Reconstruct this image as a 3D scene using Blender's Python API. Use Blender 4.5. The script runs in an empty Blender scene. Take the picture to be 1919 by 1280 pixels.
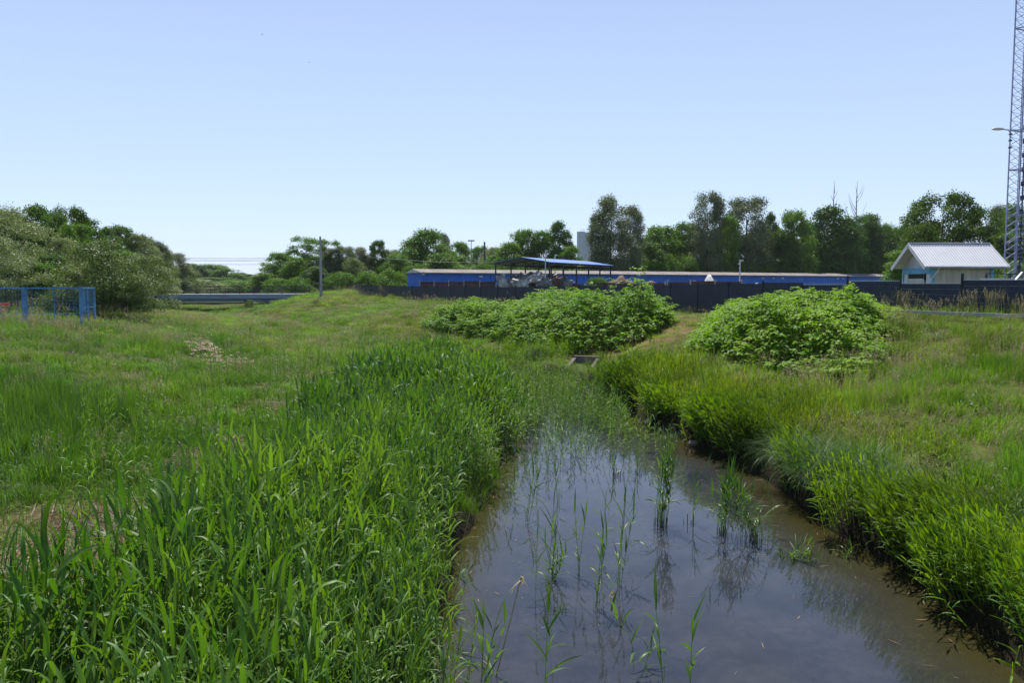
import bpy, math, random
import numpy as np
from mathutils import Vector, Matrix

R = math.radians
HAZE = .0001
scene = bpy.context.scene
COL = scene.collection
random.seed(7)
rng = np.random.default_rng(7)

# ------------------------------------------------------------------ camera
EYE = 4.3
PITCH = R(4.18)
FPX = 1493.0
cam_d = bpy.data.cameras.new('camera')
cam_d.sensor_width = 36.0
cam_d.lens = 36.0 * FPX / 1919.0
cam_d.clip_start = 0.05
cam_d.clip_end = 6000
cam = bpy.data.objects.new('camera', cam_d)
COL.objects.link(cam)
cam.location = (0, 0, EYE)
cam.rotation_euler = (R(90) - PITCH, 0, 0)
scene.camera = cam

# ------------------------------------------------------------------ light
SUN_AZ, SUN_EL = R(-8), R(61)          # azimuth from +Y towards +X
world = bpy.data.worlds.new('World')
scene.world = world
world.use_nodes = True
wn = world.node_tree
for n in list(wn.nodes): wn.nodes.remove(n)
sky = wn.nodes.new('ShaderNodeTexSky')
sky.sky_type = 'NISHITA'
sky.sun_disc = False
sky.sun_elevation = SUN_EL
sky.sun_rotation = SUN_AZ
sky.altitude = 250
sky.air_density = 1.0
sky.dust_density = 0.2
sky.ozone_density = 5.0
bg = wn.nodes.new('ShaderNodeBackground'); bg.inputs[1].default_value = 0.083
wo = wn.nodes.new('ShaderNodeOutputWorld')
# summer haze: the lower sky is washed towards pale blue, fading out to the clear zenith
wtc = wn.nodes.new('ShaderNodeTexCoord'); wsx = wn.nodes.new('ShaderNodeSeparateXYZ'); wn.links.new(wtc.outputs['Generated'], wsx.inputs[0])
wmr = wn.nodes.new('ShaderNodeMapRange'); wmr.inputs[1].default_value = .05; wmr.inputs[2].default_value = .85; wmr.inputs[3].default_value = .62; wmr.inputs[4].default_value = 0.0
wn.links.new(wsx.outputs[2], wmr.inputs[0])
wmx = wn.nodes.new('ShaderNodeMix'); wmx.data_type = 'RGBA'; wmx.inputs['B'].default_value = (6.9, 8.1, 10.9, 1)
wn.links.new(wmr.outputs[0], wmx.inputs['Factor']); wn.links.new(sky.outputs[0], wmx.inputs['A'])
wn.links.new(wmx.outputs['Result'], bg.inputs[0]); wn.links.new(bg.outputs[0], wo.inputs[0])
sl = bpy.data.lights.new('sun', 'SUN')
sl.energy = 5.0; sl.angle = R(0.53); sl.color = (1.0, 0.95, 0.87)
so = bpy.data.objects.new('sun', sl); COL.objects.link(so)
sdir = Vector((math.cos(SUN_EL) * math.sin(SUN_AZ), math.cos(SUN_EL) * math.cos(SUN_AZ), math.sin(SUN_EL)))
so.rotation_euler = sdir.to_track_quat('Z', 'Y').to_euler()
so.location = (0, 0, 60)
scene.view_settings.view_transform = 'Standard'
scene.view_settings.look = 'None'
scene.view_settings.exposure = 0.50
scene.view_settings.gamma = 1.0
scene.view_settings.use_curve_mapping = False
scene.render.engine = 'CYCLES'
scene.cycles.use_denoising = True
scene.cycles.max_bounces = 5
scene.cycles.diffuse_bounces = 2
scene.cycles.transmission_bounces = 2
scene.cycles.transparent_max_bounces = 8

# ------------------------------------------------------------------ helpers
cP, sP = math.cos(PITCH), math.sin(PITCH)
def ray(px, py):
    cx = (px - 959.5) / FPX; cy = (640 - py) / FPX
    return np.array([cx, cP + sP * cy, -sP + cP * cy])
def at_z(px, py, z):
    d = ray(px, py); t = (z - EYE) / d[2]
    return np.array([d[0] * t, d[1] * t, z])
def at_y(px, py, Y):
    d = ray(px, py); t = Y / d[1]
    return np.array([d[0] * t, Y, EYE + d[2] * t])

def set_tags(o, label=None, cat=None, group=None, kind=None):
    if label: o['label'] = label
    if cat: o['category'] = cat
    if group: o['group'] = group
    if kind: o['kind'] = kind
    return o

def mesh_np(name, V, F, mats=(), smooth=False, fmat=None):
    """V (n,3); F (m,k) int array or list of arrays with different k"""
    me = bpy.data.meshes.new(name)
    V = np.asarray(V, dtype=np.float32)
    if not isinstance(F, (list, tuple)): F = [F]
    F = [np.asarray(f, dtype=np.int32) for f in F if len(f)]
    nl = sum(f.size for f in F); nf = sum(len(f) for f in F)
    me.vertices.add(len(V)); me.vertices.foreach_set('co', V.ravel())
    me.loops.add(nl); me.loops.foreach_set('vertex_index', np.concatenate([f.ravel() for f in F]))
    me.polygons.add(nf)
    tot = np.concatenate([np.full(len(f), f.shape[1], np.int32) for f in F])
    st = np.concatenate([[0], np.cumsum(tot)[:-1]]).astype(np.int32)
    me.polygons.foreach_set('loop_start', st)
    me.polygons.foreach_set('loop_total', tot)
    me.polygons.foreach_set('use_smooth', np.full(nf, bool(smooth)))
    if fmat is not None: me.polygons.foreach_set('material_index', np.asarray(fmat, np.int32))
    for m in (mats if isinstance(mats, (list, tuple)) else (mats,)): me.materials.append(m)
    me.update(calc_edges=True); me.validate()
    return me

def link(name, me, parent=None, loc=None, rz=None):
    o = bpy.data.objects.new(name, me); COL.objects.link(o)
    if parent is not None: o.parent = parent
    if loc is not None: o.location = loc
    if rz is not None: o.rotation_euler = (0, 0, rz)
    return o

def empty(name, loc=(0, 0, 0), rz=0.0):
    o = bpy.data.objects.new(name, None); COL.objects.link(o)
    o.location = loc; o.rotation_euler = (0, 0, rz); o.empty_display_size = 0.3
    return o

class MB:
    """collects boxes, bars, tubes, prisms into one mesh"""
    def __init__(s): s.v = []; s.f = {}; s.n = 0
    def add(s, V, F):
        V = np.asarray(V, float)
        for f in F: s.f.setdefault(len(f), []).append([i + s.n for i in f])
        s.v.append(V); s.n += len(V); return s
    def box(s, c, size, rz=0.0, M=None):
        x, y, z = [d / 2 for d in size]
        V = np.array([(-x,-y,-z),(x,-y,-z),(x,y,-z),(-x,y,-z),(-x,-y,z),(x,-y,z),(x,y,z),(-x,y,z)])
        if M is not None: V = V @ np.array(M).T
        if rz: 
            c_, s_ = math.cos(rz), math.sin(rz)
            V = V @ np.array([[c_, s_, 0], [-s_, c_, 0], [0, 0, 1]])
        V = V + np.asarray(c, float)
        return s.add(V, [(0,3,2,1),(4,5,6,7),(0,1,5,4),(1,2,6,5),(2,3,7,6),(3,0,4,7)])
    def tube(s, pts, r, k=6, caps=True):
        pts = [np.asarray(p, float) for p in pts]
        rs = r if isinstance(r, (list, tuple)) else [r] * len(pts)
        rings = []
        for i, p in enumerate(pts):
            d = pts[min(i+1, len(pts)-1)] - pts[max(i-1, 0)]
            d = d / (np.linalg.norm(d) + 1e-9)
            u = np.cross(d, (0, 0, 1)) if abs(d[2]) < .9 else np.cross(d, (1, 0, 0))
            u /= np.linalg.norm(u); w = np.cross(d, u)
            rings.append([p + rs[i] * (math.cos(a) * u + math.sin(a) * w) for a in np.arange(k) * 2 * math.pi / k])
        V = np.array([q for rg in rings for q in rg]); F = []
        for i in range(len(pts) - 1):
            for j in range(k):
                a = i*k + j; b = i*k + (j+1) % k
                F.append((a, b, b + k, a + k))
        if caps:
            F.append(tuple(range(k))[::-1]); F.append(tuple((len(pts)-1)*k + j for j in range(k)))
        return s.add(V, F)
    def bar(s, a, b, w, h=None):
        a = np.asarray(a, float); b = np.asarray(b, float); h = h or w
        d = b - a; L = np.linalg.norm(d); d /= L
        u = np.cross(d, (0, 0, 1)) if abs(d[2]) < .97 else np.array([1., 0, 0])
        u /= np.linalg.norm(u); t = np.cross(u, d)
        V = [p + sx * u * w/2 + st * t * h/2 for p in (a, b) for sx, st in ((-1,-1),(1,-1),(1,1),(-1,1))]
        return s.add(V, [(0,3,2,1),(4,5,6,7),(0,1,5,4),(1,2,6,5),(2,3,7,6),(3,0,4,7)])
    def mesh(s, name, mat, smooth=False):
        return mesh_np(name, np.concatenate(s.v), [np.array(x) for x in s.f.values()], mat, smooth)
    def build(s, name, mat, parent=None, smooth=False, loc=None, rz=None):
        return link(name, s.mesh(name, mat, smooth), parent, loc, rz)

def smooth01(x): x = np.clip(x, 0, 1); return x * x * (3 - 2 * x)

# value noise in numpy
def vnoise(x, y, scale, seed=0):
    x = np.asarray(x, float) / scale; y = np.asarray(y, float) / scale
    xi = np.floor(x).astype(np.int64); yi = np.floor(y).astype(np.int64)
    def h(a, b):
        n = (a * 374761393 + b * 668265263 + seed * 982451653) & 0x7fffffff
        n = ((n ^ (n >> 13)) * 1274126177) & 0x7fffffff
        return ((n ^ (n >> 16)) & 0xffff) / 65535.0
    fx = smooth01(x - xi); fy = smooth01(y - yi)
    return (h(xi, yi)*(1-fx) + h(xi+1, yi)*fx)*(1-fy) + (h(xi, yi+1)*(1-fx) + h(xi+1, yi+1)*fx)*fy

# ------------------------------------------------------------------ materials
def nodes(m):
    m.use_nodes = True; nt = m.node_tree
    for n in list(nt.nodes): nt.nodes.remove(n)
    return nt
def N(nt, t, **kw):
    n = nt.nodes.new(t)
    for k, v in kw.items():
        if k.startswith('i_'):
            key = k[2:]; n.inputs[int(key) if key.isdigit() else key.replace('_', ' ')].default_value = v
        else: setattr(n, k, v)
    return n
def rgba(c): return (c[0], c[1], c[2], 1)

def surf(name, col, rough=.7, metal=0.0, var=.25, scale=6.0, bump=.15, spec=.35, col2=None, stretch=(1, 1, 1), bscale=None):
    """weathered painted / mineral surface: two-scale noise in colour, roughness, bump"""
    m = bpy.data.materials.new(name); nt = nodes(m); L = nt.links
    tc = N(nt, 'ShaderNodeTexCoord'); mp = N(nt, 'ShaderNodeMapping'); mp.inputs['Scale'].default_value = stretch
    L.new(tc.outputs['Object'], mp.inputs[0])
    n1 = N(nt, 'ShaderNodeTexNoise', i_Scale=scale, i_Detail=6.0, i_Roughness=.65)
    n2 = N(nt, 'ShaderNodeTexNoise', i_Scale=scale * .17, i_Detail=3.0)
    L.new(mp.outputs[0], n1.inputs['Vector']); L.new(mp.outputs[0], n2.inputs['Vector'])
    ad = N(nt, 'ShaderNodeMath', operation='MULTIPLY'); L.new(n1.outputs[0], ad.inputs[0]); L.new(n2.outputs[0], ad.inputs[1])
    cr = N(nt, 'ShaderNodeValToRGB')
    c2 = col2 or tuple(c * (1 - var * 1.6) for c in col)
    cr.color_ramp.elements[0].position = .12; cr.color_ramp.elements[0].color = rgba(c2)
    cr.color_ramp.elements[1].position = .36; cr.color_ramp.elements[1].color = rgba(tuple(min(1, c * (1 + var * .4)) for c in col))
    L.new(ad.outputs[0], cr.inputs[0])
    p = N(nt, 'ShaderNodeBsdfPrincipled'); L.new(cr.outputs[0], p.inputs['Base Color'])
    p.inputs['Roughness'].default_value = rough; p.inputs['Metallic'].default_value = metal
    p.inputs['Specular IOR Level'].default_value = spec
    b = N(nt, 'ShaderNodeBump', i_Strength=bump, i_Distance=.03); L.new(n1.outputs[0], b.inputs['Height']); L.new(b.outputs[0], p.inputs['Normal'])
    o = N(nt, 'ShaderNodeOutputMaterial'); L.new(p.outputs[0], o.inputs[0])
    return m

def leafmat(name, c1, c2, trans=.35, rough=.5, spec=.3, tint=False, nscale=.6, tcol=(1.25, 1.35, .55), hue_rand=.25, backspec=True, sheen=None):
    """two-sided foliage: diffuse front + translucent light through the blade"""
    m = bpy.data.materials.new(name); nt = nodes(m); L = nt.links
    geo = N(nt, 'ShaderNodeNewGeometry'); oi = N(nt, 'ShaderNodeObjectInfo')
    nz = N(nt, 'ShaderNodeTexNoise', i_Scale=nscale, i_Detail=3.0); L.new(geo.outputs['Position'], nz.inputs['Vector'])
    mr = N(nt, 'ShaderNodeMapRange', i_1=.35, i_2=.65); L.new(nz.outputs[0], mr.inputs[0])
    ad = N(nt, 'ShaderNodeMath', operation='MULTIPLY_ADD', i_1=hue_rand); L.new(oi.outputs['Random'], ad.inputs[0]); 
    ml = N(nt, 'ShaderNodeMath', operation='MULTIPLY', i_1=1 - hue_rand); L.new(mr.outputs[0], ml.inputs[0]); L.new(ml.outputs[0], ad.inputs[2])
    # each leaf its own tone
    rp = N(nt, 'ShaderNodeMath', operation='MULTIPLY', i_1=.45); L.new(geo.outputs['Random Per Island'], rp.inputs[0])
    a2 = N(nt, 'ShaderNodeMath', operation='ADD'); L.new(ad.outputs[0], a2.inputs[0]); L.new(rp.outputs[0], a2.inputs[1])
    a3 = N(nt, 'ShaderNodeMath', operation='SUBTRACT', i_1=.2, use_clamp=True); L.new(a2.outputs[0], a3.inputs[0])
    mix = N(nt, 'ShaderNodeMix', data_type='RGBA'); mix.inputs['A'].default_value = rgba(c1); mix.inputs['B'].default_value = rgba(c2)
    L.new(a3.outputs[0], mix.inputs['Factor'])
    col = mix.outputs['Result']
    if tint:
        at = N(nt, 'ShaderNodeAttribute', attribute_type='INSTANCER', attribute_name='tint')
        mu = N(nt, 'ShaderNodeMix', data_type='RGBA', blend_type='MULTIPLY'); mu.inputs['Factor'].default_value = 1
        L.new(col, mu.inputs['A']); L.new(at.outputs['Color'], mu.inputs['B']); col = mu.outputs['Result']
    p = N(nt, 'ShaderNodeBsdfPrincipled'); L.new(col, p.inputs['Base Color'])
    p.inputs['Roughness'].default_value = rough; p.inputs['Specular IOR Level'].default_value = spec
    tm = N(nt, 'ShaderNodeMix', data_type='RGBA', blend_type='MULTIPLY'); tm.inputs['Factor'].default_value = 1
    tm.inputs['B'].default_value = rgba(tcol); L.new(col, tm.inputs['A'])
    tr = N(nt, 'ShaderNodeBsdfTranslucent'); L.new(tm.outputs['Result'], tr.inputs[0])
    ms = N(nt, 'ShaderNodeMixShader'); ms.inputs[0].default_value = trans
    L.new(p.outputs[0], ms.inputs[1]); L.new(tr.outputs[0], ms.inputs[2])
    o = N(nt, 'ShaderNodeOutputMaterial'); L.new(ms.outputs[0], o.inputs[0])
    return m

M = {}
M['reed'] = leafmat('reed_leaf', (.060, .145, .018), (.150, .250, .050), trans=.36, rough=.5, spec=.35, tint=True, tcol=(1.5, 1.5, .3))
M['reed_stem'] = leafmat('reed_stem', (.07, .12, .02), (.12, .17, .04), trans=.1, tint=True)
M['grass'] = leafmat('meadow_blade', (.070, .170, .012), (.130, .250, .020), trans=.40, rough=.55, spec=.18, tint=True, nscale=.35)
M['bankleaf'] = leafmat('bank_leaf', (.060, .145, .012), (.145, .245, .020), trans=.40, rough=.5, spec=.25, tint=True, tcol=(1.6, 1.4, .3))
M['seed'] = leafmat('seed_head', (.22, .19, .12), (.34, .30, .20), trans=.25, rough=.8, spec=.1, tint=False)
M['tussock'] = leafmat('sedge_blade', (.04, .10, .018), (.085, .155, .04), trans=.3, rough=.5, spec=.28)
M['knot'] = leafmat('broad_leaf', (.085, .20, .014), (.23, .36, .035), trans=.40, rough=.55, spec=.2, nscale=.5)
M['knot_stem'] = leafmat('plant_stem', (.09, .09, .03), (.16, .15, .05), trans=.0)
M['dry'] = leafmat('dry_straw', (.22, .17, .10), (.50, .44, .32), trans=.15, rough=.6, spec=.3)
M['litter'] = leafmat('dead_leaf', (.08, .045, .025), (.26, .17, .11), trans=.1, rough=.6, spec=.35)
M['pink'] = leafmat('pink_petal', (.50, .30, .36), (.66, .48, .52), trans=.3, rough=.6, spec=.2)
M['yellow'] = leafmat('yellow_petal', (.6, .45, .03), (.75, .6, .05), trans=.3)
M['bark'] = surf('bark', (.09, .075, .06), .9, var=.4, scale=3, bump=.6)
M['deadwood'] = surf('dead_wood', (.3, .27, .25), .9, var=.3, scale=3)
M['bluepaint'] = surf('blue_wall_paint', (.022, .14, .62), .55, var=.12, scale=1.2, stretch=(1, 1, .15))
M['brownroof'] = surf('weathered_fibre_roof', (.27, .235, .22), .85, var=.3, scale=1.5)
M['canopyblue'] = surf('canopy_sheet', (.10, .20, .50), .45, var=.15, scale=1)
M['canopyunder'] = surf('canopy_underside', (.22, .15, .12), .8, var=.3, scale=2)
M['steeldark'] = surf('dark_steel', (.045, .055, .085), .55, metal=.3, var=.3, scale=8)
M['fence'] = surf('anthracite_slat', (.017, .026, .055), .6, var=.25, scale=3, stretch=(1, 1, .4))
M['fencepost'] = surf('anthracite_post', (.010, .013, .026), .5, var=.2)
M['galv'] = surf('galvanised_steel', (.50, .52, .55), .4, metal=.5, var=.2, scale=10)
M['concrete'] = surf('concrete', (.34, .35, .37), .85, var=.25, scale=3)
M['conc_dark'] = surf('stained_concrete', (.12, .10, .09), .9, var=.4, scale=4)
M['bridge'] = surf('painted_bridge_beam', (.24, .31, .44), .7, var=.2, scale=1.2, stretch=(.4, 1, 2))
M['rust'] = surf('rusty_planks', (.10, .055, .045), .85, var=.5, scale=2)
M['whitewall'] = surf('cream_wall_panel', (.46, .45, .36), .75, var=.18, scale=2.5, stretch=(3, 3, .4))
M['hutroof'] = surf('pale_metal_roof', (.60, .61, .65), .5, metal=0.0, var=.06, scale=1.2, bump=.02)
M['huttrim'] = surf('white_trim', (.58, .60, .64), .6, var=.12)
M['hutblue'] = surf('light_blue_paint', (.12, .38, .58), .6, var=.15)
M['hutdoor'] = surf('roller_door_grey', (.50, .53, .52), .6, var=.1)
M['bluefence'] = surf('chalky_blue_paint', (.11, .30, .55), .6, var=.35, scale=6)
M['tower'] = surf('tower_lattice_paint', (.34, .37, .58), .5, metal=.2, var=.2)
M['orange'] = surf('faded_orange_plastic', (.6, .10, .03), .5, var=.15)
M['silo'] = surf('pale_silo_concrete', (.48, .50, .56), .85, var=.1, scale=.2)
M['earth'] = surf('dug_earth', (.22, .15, .12), .95, var=.4, scale=1.2, bump=.8)
M['stone'] = surf('bank_stone', (.30, .25, .22), .9, var=.4, scale=4, bump=.6)
M['culvert'] = surf('culvert_concrete', (.20, .17, .15), .9, var=.4, scale=4, bump=.5)
M['pole'] = surf('concrete_pole', (.36, .36, .37), .85, var=.2)
M['poledark'] = surf('tarred_pole', (.10, .10, .12), .85, var=.2)
M['wire'] = surf('overhead_wire', (.20, .20, .22), .6)
M['lampwhite'] = surf('lamp_shell', (.6, .6, .6), .4, var=.1)
M['white'] = surf('white_plastic', (.62, .62, .62), .6, var=.2, scale=2)
M['bag_grey'] = surf('grey_sheet', (.16, .18, .20), .6, var=.4, scale=2)
M['bag_pale'] = surf('pale_foil', (.36, .38, .38), .6, var=.5, scale=2)
M['bag_dark'] = surf('dark_sheet', (.045, .05, .065), .6, var=.3)
M['red'] = surf('red_scrap', (.42, .05, .03), .6, var=.3)
M['bird'] = surf('dark_feather', (.03, .03, .03), .8)
M['wood'] = surf('timber_plank', (.30, .21, .14), .8, var=.3)

# ------------------------------------------------------------------ terrain
right_edge = [(2600,1900),(2230,1560),(1990,1330),(1835,1180),(1715,1075),(1575,1000),(1480,925),(1410,878),(1325,842),(1240,806),(1170,770),(1120,742),(1070,718),(1020,704),(965,694),(905,672),(860,652),(790,646),(720,643),(660,634),(600,617),(520,603),(450,594),(390,588)]
left_edge = [(360,590),(430,598),(500,608),(570,622),(620,638),(690,652),(780,658),(850,668),(890,690),(925,722),(930,765),(950,830),(925,900),(895,960),(850,1040),(830,1120),(815,1200),(800,1300),(720,1560),(560,1900)]
WP = np.array([at_z(x, y, 0)[:2] for x, y in right_edge + left_edge])

def poly_sd(P, x, y):
    """signed distance, negative inside"""
    x = np.asarray(x, float); y = np.asarray(y, float)
    d = np.full(x.shape, 1e9); ins = np.zeros(x.shape, bool)
    n = len(P)
    for i in range(n):
        ax, ay = P[i]; bx, by = P[(i+1) % n]
        ex, ey = bx-ax, by-ay
        t = np.clip(((x-ax)*ex + (y-ay)*ey) / (ex*ex + ey*ey + 1e-12), 0, 1)
        d = np.minimum(d, (x-ax-t*ex)**2 + (y-ay-t*ey)**2)
        c = ((ay > y) != (by > y))
        with np.errstate(divide='ignore', invalid='ignore'):
            xi = (bx-ax)*(y-ay)/(by-ay + 1e-12) + ax
        ins ^= c & (x < xi)
    d = np.sqrt(d)
    return np.where(ins, -d, d)

FENCE = [(-32, 150), (-19.2, 102), (6.82, 59.1), (17.7, 31.4), (24.5, 14.0)]
ctrl = []
def cz(px, py, z):
    p = at_z(px, py, z); ctrl.append((p[0], p[1], z))
def cw(x, y, z): ctrl.append((x, y, z))
# left meadow
for a in [(0,604,2.2),(80,604,2.2),(170,604,2.15),(260,604,2.0),(0,690,1.75),(0,770,1.15),(0,860,.75),(0,1000,.5),(120,690,1.7),(150,780,.95),(200,900,.5),
          (300,640,1.55),(300,740,.85),(300,860,.5),(400,700,.8),(400,760,.6),(480,690,.6),(560,720,.45),(640,700,.4),(480,640,.8),(400,620,1.0),(330,606,1.5),(560,640,.5),(640,670,.4),
          (700,700,.35),(800,700,.3),(850,750,.25),(700,900,.3),(780,1000,.2),(550,900,.4),(400,1000,.4),(200,1150,.45),(500,1200,.4),(700,1250,.25),(0,1250,.45)]:
    cz(*a)
# valley floor up to bridge
for a in [(330,596,.5),(420,592,.45),(480,596,.4),(560,606,.4),(640,618,.45),(720,630,.45),(760,622,.6),(690,612,.8),(600,590,1.0)]:
    cz(*a)
# embankment top (mound near the bridge end), fence base and slope
for x, y, z in [(-27.5,114,2.9),(-24,110,3.1),(-22,106,2.85),(-30,118,2.8),(-20,98,2.5),(-19.2,102,2.55),(-13,91.8,2.6),(-6.3,80.8,2.55),(.6,70,2.5),(6.8,59.1,2.5),(11.15,48,2.55),(14.4,39.7,2.75),(17.7,31.4,3.05),(20,25,3.15),(24,14,3.2),
                (-22,88,1.6),(-15,78,1.5),(-9,70,1.4),(-27,98,1.6)]:
    cw(x, y, z)
# terrace under the left thicket
for a in [(775,612,1.0),(850,625,.75),(930,640,.6),(1000,655,.55),(1060,672,.5),(1110,676,.6),(1060,690,.3),(1160,668,.9),(1200,645,1.5),(1240,622,1.95),(1285,603,2.3),(900,600,1.4),(1000,610,1.6),(1100,630,1.4)]:
    cz(*a)
# right bank
for a in [(1140,700,.45),(1200,720,.5),(1250,700,1.0),(1300,770,.45),(1330,700,1.3),(1330,650,1.9),(1400,800,.5),(1420,740,1.0),(1560,850,.65),(1560,712,1.45),(1690,680,1.8),
          (1560,770,1.1),(1720,780,1.3),(1720,900,.8),(1850,1000,.7),(1900,1180,.45),(1919,850,1.3),(1919,700,2.1),(1850,640,2.5),(1760,620,2.6),(1919,620,2.75),(1650,960,.45),(2050,1280,.55),(2100,900,1.3),(2200,700,2.2)]:
    cz(*a)
# behind the fence, far and outer frame
for x, y, z in [(0,100,2.5),(20,60,2.55),(28,45,2.9),(40,40,3.0),(30,90,2.5),(60,60,2.6),(60,20,3.0),(60,120,2.5),(0,140,2.5),(-18,130,2.6),(-60,60,2.7),(-60,30,2.7),(-40,44,2.6),(-60,100,2.8),(-58,118,2.7),(-52,104,1.6),(-45,84,1.6),(-34,64,2.1),(-27,50,2.4),
                (-35,114,1.35),(-33,108,1.2),(-38.5,112,.5),(-43,118,.4),(-48,114,.45),(-40,104,.45),(-46,102,.5),(-36,98,.6),(-53.5,112,1.6),(-50,96,.9),(-45,128,.45),(-60,145,.45),(-38,128,.5),(-24,140,2.5),(-75,150,2.4),(-60,0,2.6),(-30,0,1.4),(-12,0,.6),(-3,2,.4),(1.5,0,-.0),(3,6,.1),(12,2,.9),(20,0,1.8),(40,0,3.0),(-22,12,1.2),(-30,22,2.2),(-20,32,2.1)]:
    cw(x, y, z)
C = np.array(ctrl)
K = len(C)
def phi(a, b): return np.sqrt(((a[:, None, :] - b[None, :, :])**2).sum(-1) + .6)
A = np.zeros((K+3, K+3)); A[:K, :K] = phi(C[:, :2], C[:, :2]) - np.eye(K) * 1.2
A[:K, K] = 1; A[:K, K+1:] = C[:, :2]; A[K, :K] = 1; A[K+1:, :K] = C[:, :2].T
W = np.linalg.solve(A, np.concatenate([C[:, 2], np.zeros(3)]))

def terrain(x, y, sd=None):
    x = np.atleast_1d(np.asarray(x, float)); y = np.atleast_1d(np.asarray(y, float))
    sh = x.shape; q = np.stack([x.ravel(), y.ravel()], 1); z = np.empty(len(q))
    for i in range(0, len(q), 20000):
        s = q[i:i+20000]; z[i:i+20000] = phi(s, C[:, :2]) @ W[:K] + W[K] + s @ W[K+1:]
    z = z.reshape(sh)
    # settle to the plateau far from the valley
    out = smooth01((np.maximum(np.maximum(np.abs(x + 5) - 62, y - 150), -y - 2)) / 25)
    z = np.clip(z, .12, 3.6) * (1 - out) + 2.6 * out
    z = z + (vnoise(x, y, 2.3, 3) - .5) * .16 + (vnoise(x, y, .7, 5) - .5) * .07
    sd = poly_sd(WP, x, y) if sd is None else sd
    bank = smooth01((sd + .03) / .16)
    z = np.maximum(z, .42) if False else z
    zin = smooth01((y - 44) / 8)
    zg_ = z.copy()
    z = np.where(sd < 0, -.45 * smooth01(-sd / .7) - .03, -.03 + (np.maximum(z, np.where(x > np.interp(y, [0, 10, 20, 30, 45], [3, 3, 3, 2, 1]), .56, .15)) + .03) * bank)
    z = z * (1 - zin) + np.minimum(zg_, np.maximum(.14, zg_ * smooth01((sd + 1.5) / 3.0))) * zin
    return z

def spacing(lo, hi, fine_lo, fine_hi, fine, mid_lo, mid_hi, mid):
    a = [fine_lo]
    xs = list(np.arange(fine_lo, fine_hi, fine))
    x = fine_hi
    while x < mid_hi: xs.append(x); x += mid
    st = mid
    while x < hi: xs.append(x); st *= 1.35; x += st
    xs.append(hi)
    x = fine_lo - mid; left = []
    while x > mid_lo: left.append(x); x -= mid
    st = mid
    while x > lo: left.append(x); st *= 1.35; x -= st
    left.append(lo)
    return np.array(left[::-1] + xs)
gx = spacing(-2500, 2500, -9, 15, .22, -66, 60, .9)
gy = spacing(-300, 3500, 3, 46, .25, -12, 160, .9)
GX, GY = np.meshgrid(gx, gy)
GZ = terrain(GX, GY)
nx, ny = len(gx), len(gy)
idx = np.arange(nx*ny).reshape(ny, nx)
GF = np.stack([idx[:-1, :-1], idx[:-1, 1:], idx[1:, 1:], idx[1:, :-1]], -1).reshape(-1, 4)

def ground_mat():
    m = bpy.data.materials.new('meadow_ground'); nt = nodes(m); L = nt.links
    geo = N(nt, 'ShaderNodeNewGeometry')
    at = N(nt, 'ShaderNodeAttribute', attribute_name='cover')
    n1 = N(nt, 'ShaderNodeTexNoise', i_Scale=.9, i_Detail=8.0, i_Roughness=.7); L.new(geo.outputs['Position'], n1.inputs['Vector'])
    n2 = N(nt, 'ShaderNodeTexNoise', i_Scale=14.0, i_Detail=5.0); L.new(geo.outputs['Position'], n2.inputs['Vector'])
    cr = N(nt, 'ShaderNodeValToRGB'); cr.color_ramp.elements[0].position = .35; cr.color_ramp.elements[0].color = (.6, .6, .6, 1)
    cr.color_ramp.elements[1].position = .7; cr.color_ramp.elements[1].color = (1.25, 1.25, 1.2, 1)
    L.new(n2.outputs[0], cr.inputs[0])
    cr2 = N(nt, 'ShaderNodeValToRGB'); cr2.color_ramp.elements[0].position = .4; cr2.color_ramp.elements[0].color = (.8, .75, .8, 1)
    cr2.color_ramp.elements[1].position = .65; cr2.color_ramp.elements[1].color = (1.1, 1.15, 1, 1); L.new(n1.outputs[0], cr2.inputs[0])
    a = N(nt, 'ShaderNodeMix', data_type='RGBA', blend_type='MULTIPLY'); a.inputs['Factor'].default_value = 1
    L.new(at.outputs['Color'], a.inputs['A']); L.new(cr.outputs[0], a.inputs['B'])
    b = N(nt, 'ShaderNodeMix', data_type='RGBA', blend_type='MULTIPLY'); b.inputs['Factor'].default_value = 1
    L.new(a.outputs['Result'], b.inputs['A']); L.new(cr2.outputs[0], b.inputs['B'])
    p = N(nt, 'ShaderNodeBsdfPrincipled', i_Roughness=.95); p.inputs['Specular IOR Level'].default_value = .1
    L.new(b.outputs['Result'], p.inputs['Base Color'])
    bu = N(nt, 'ShaderNodeBump', i_Strength=.8, i_Distance=.08); L.new(n2.outputs[0], bu.inputs['Height']); L.new(bu.outputs[0], p.inputs['Normal'])
    o = N(nt, 'ShaderNodeOutputMaterial'); L.new(p.outputs[0], o.inputs[0])
    return m

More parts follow.
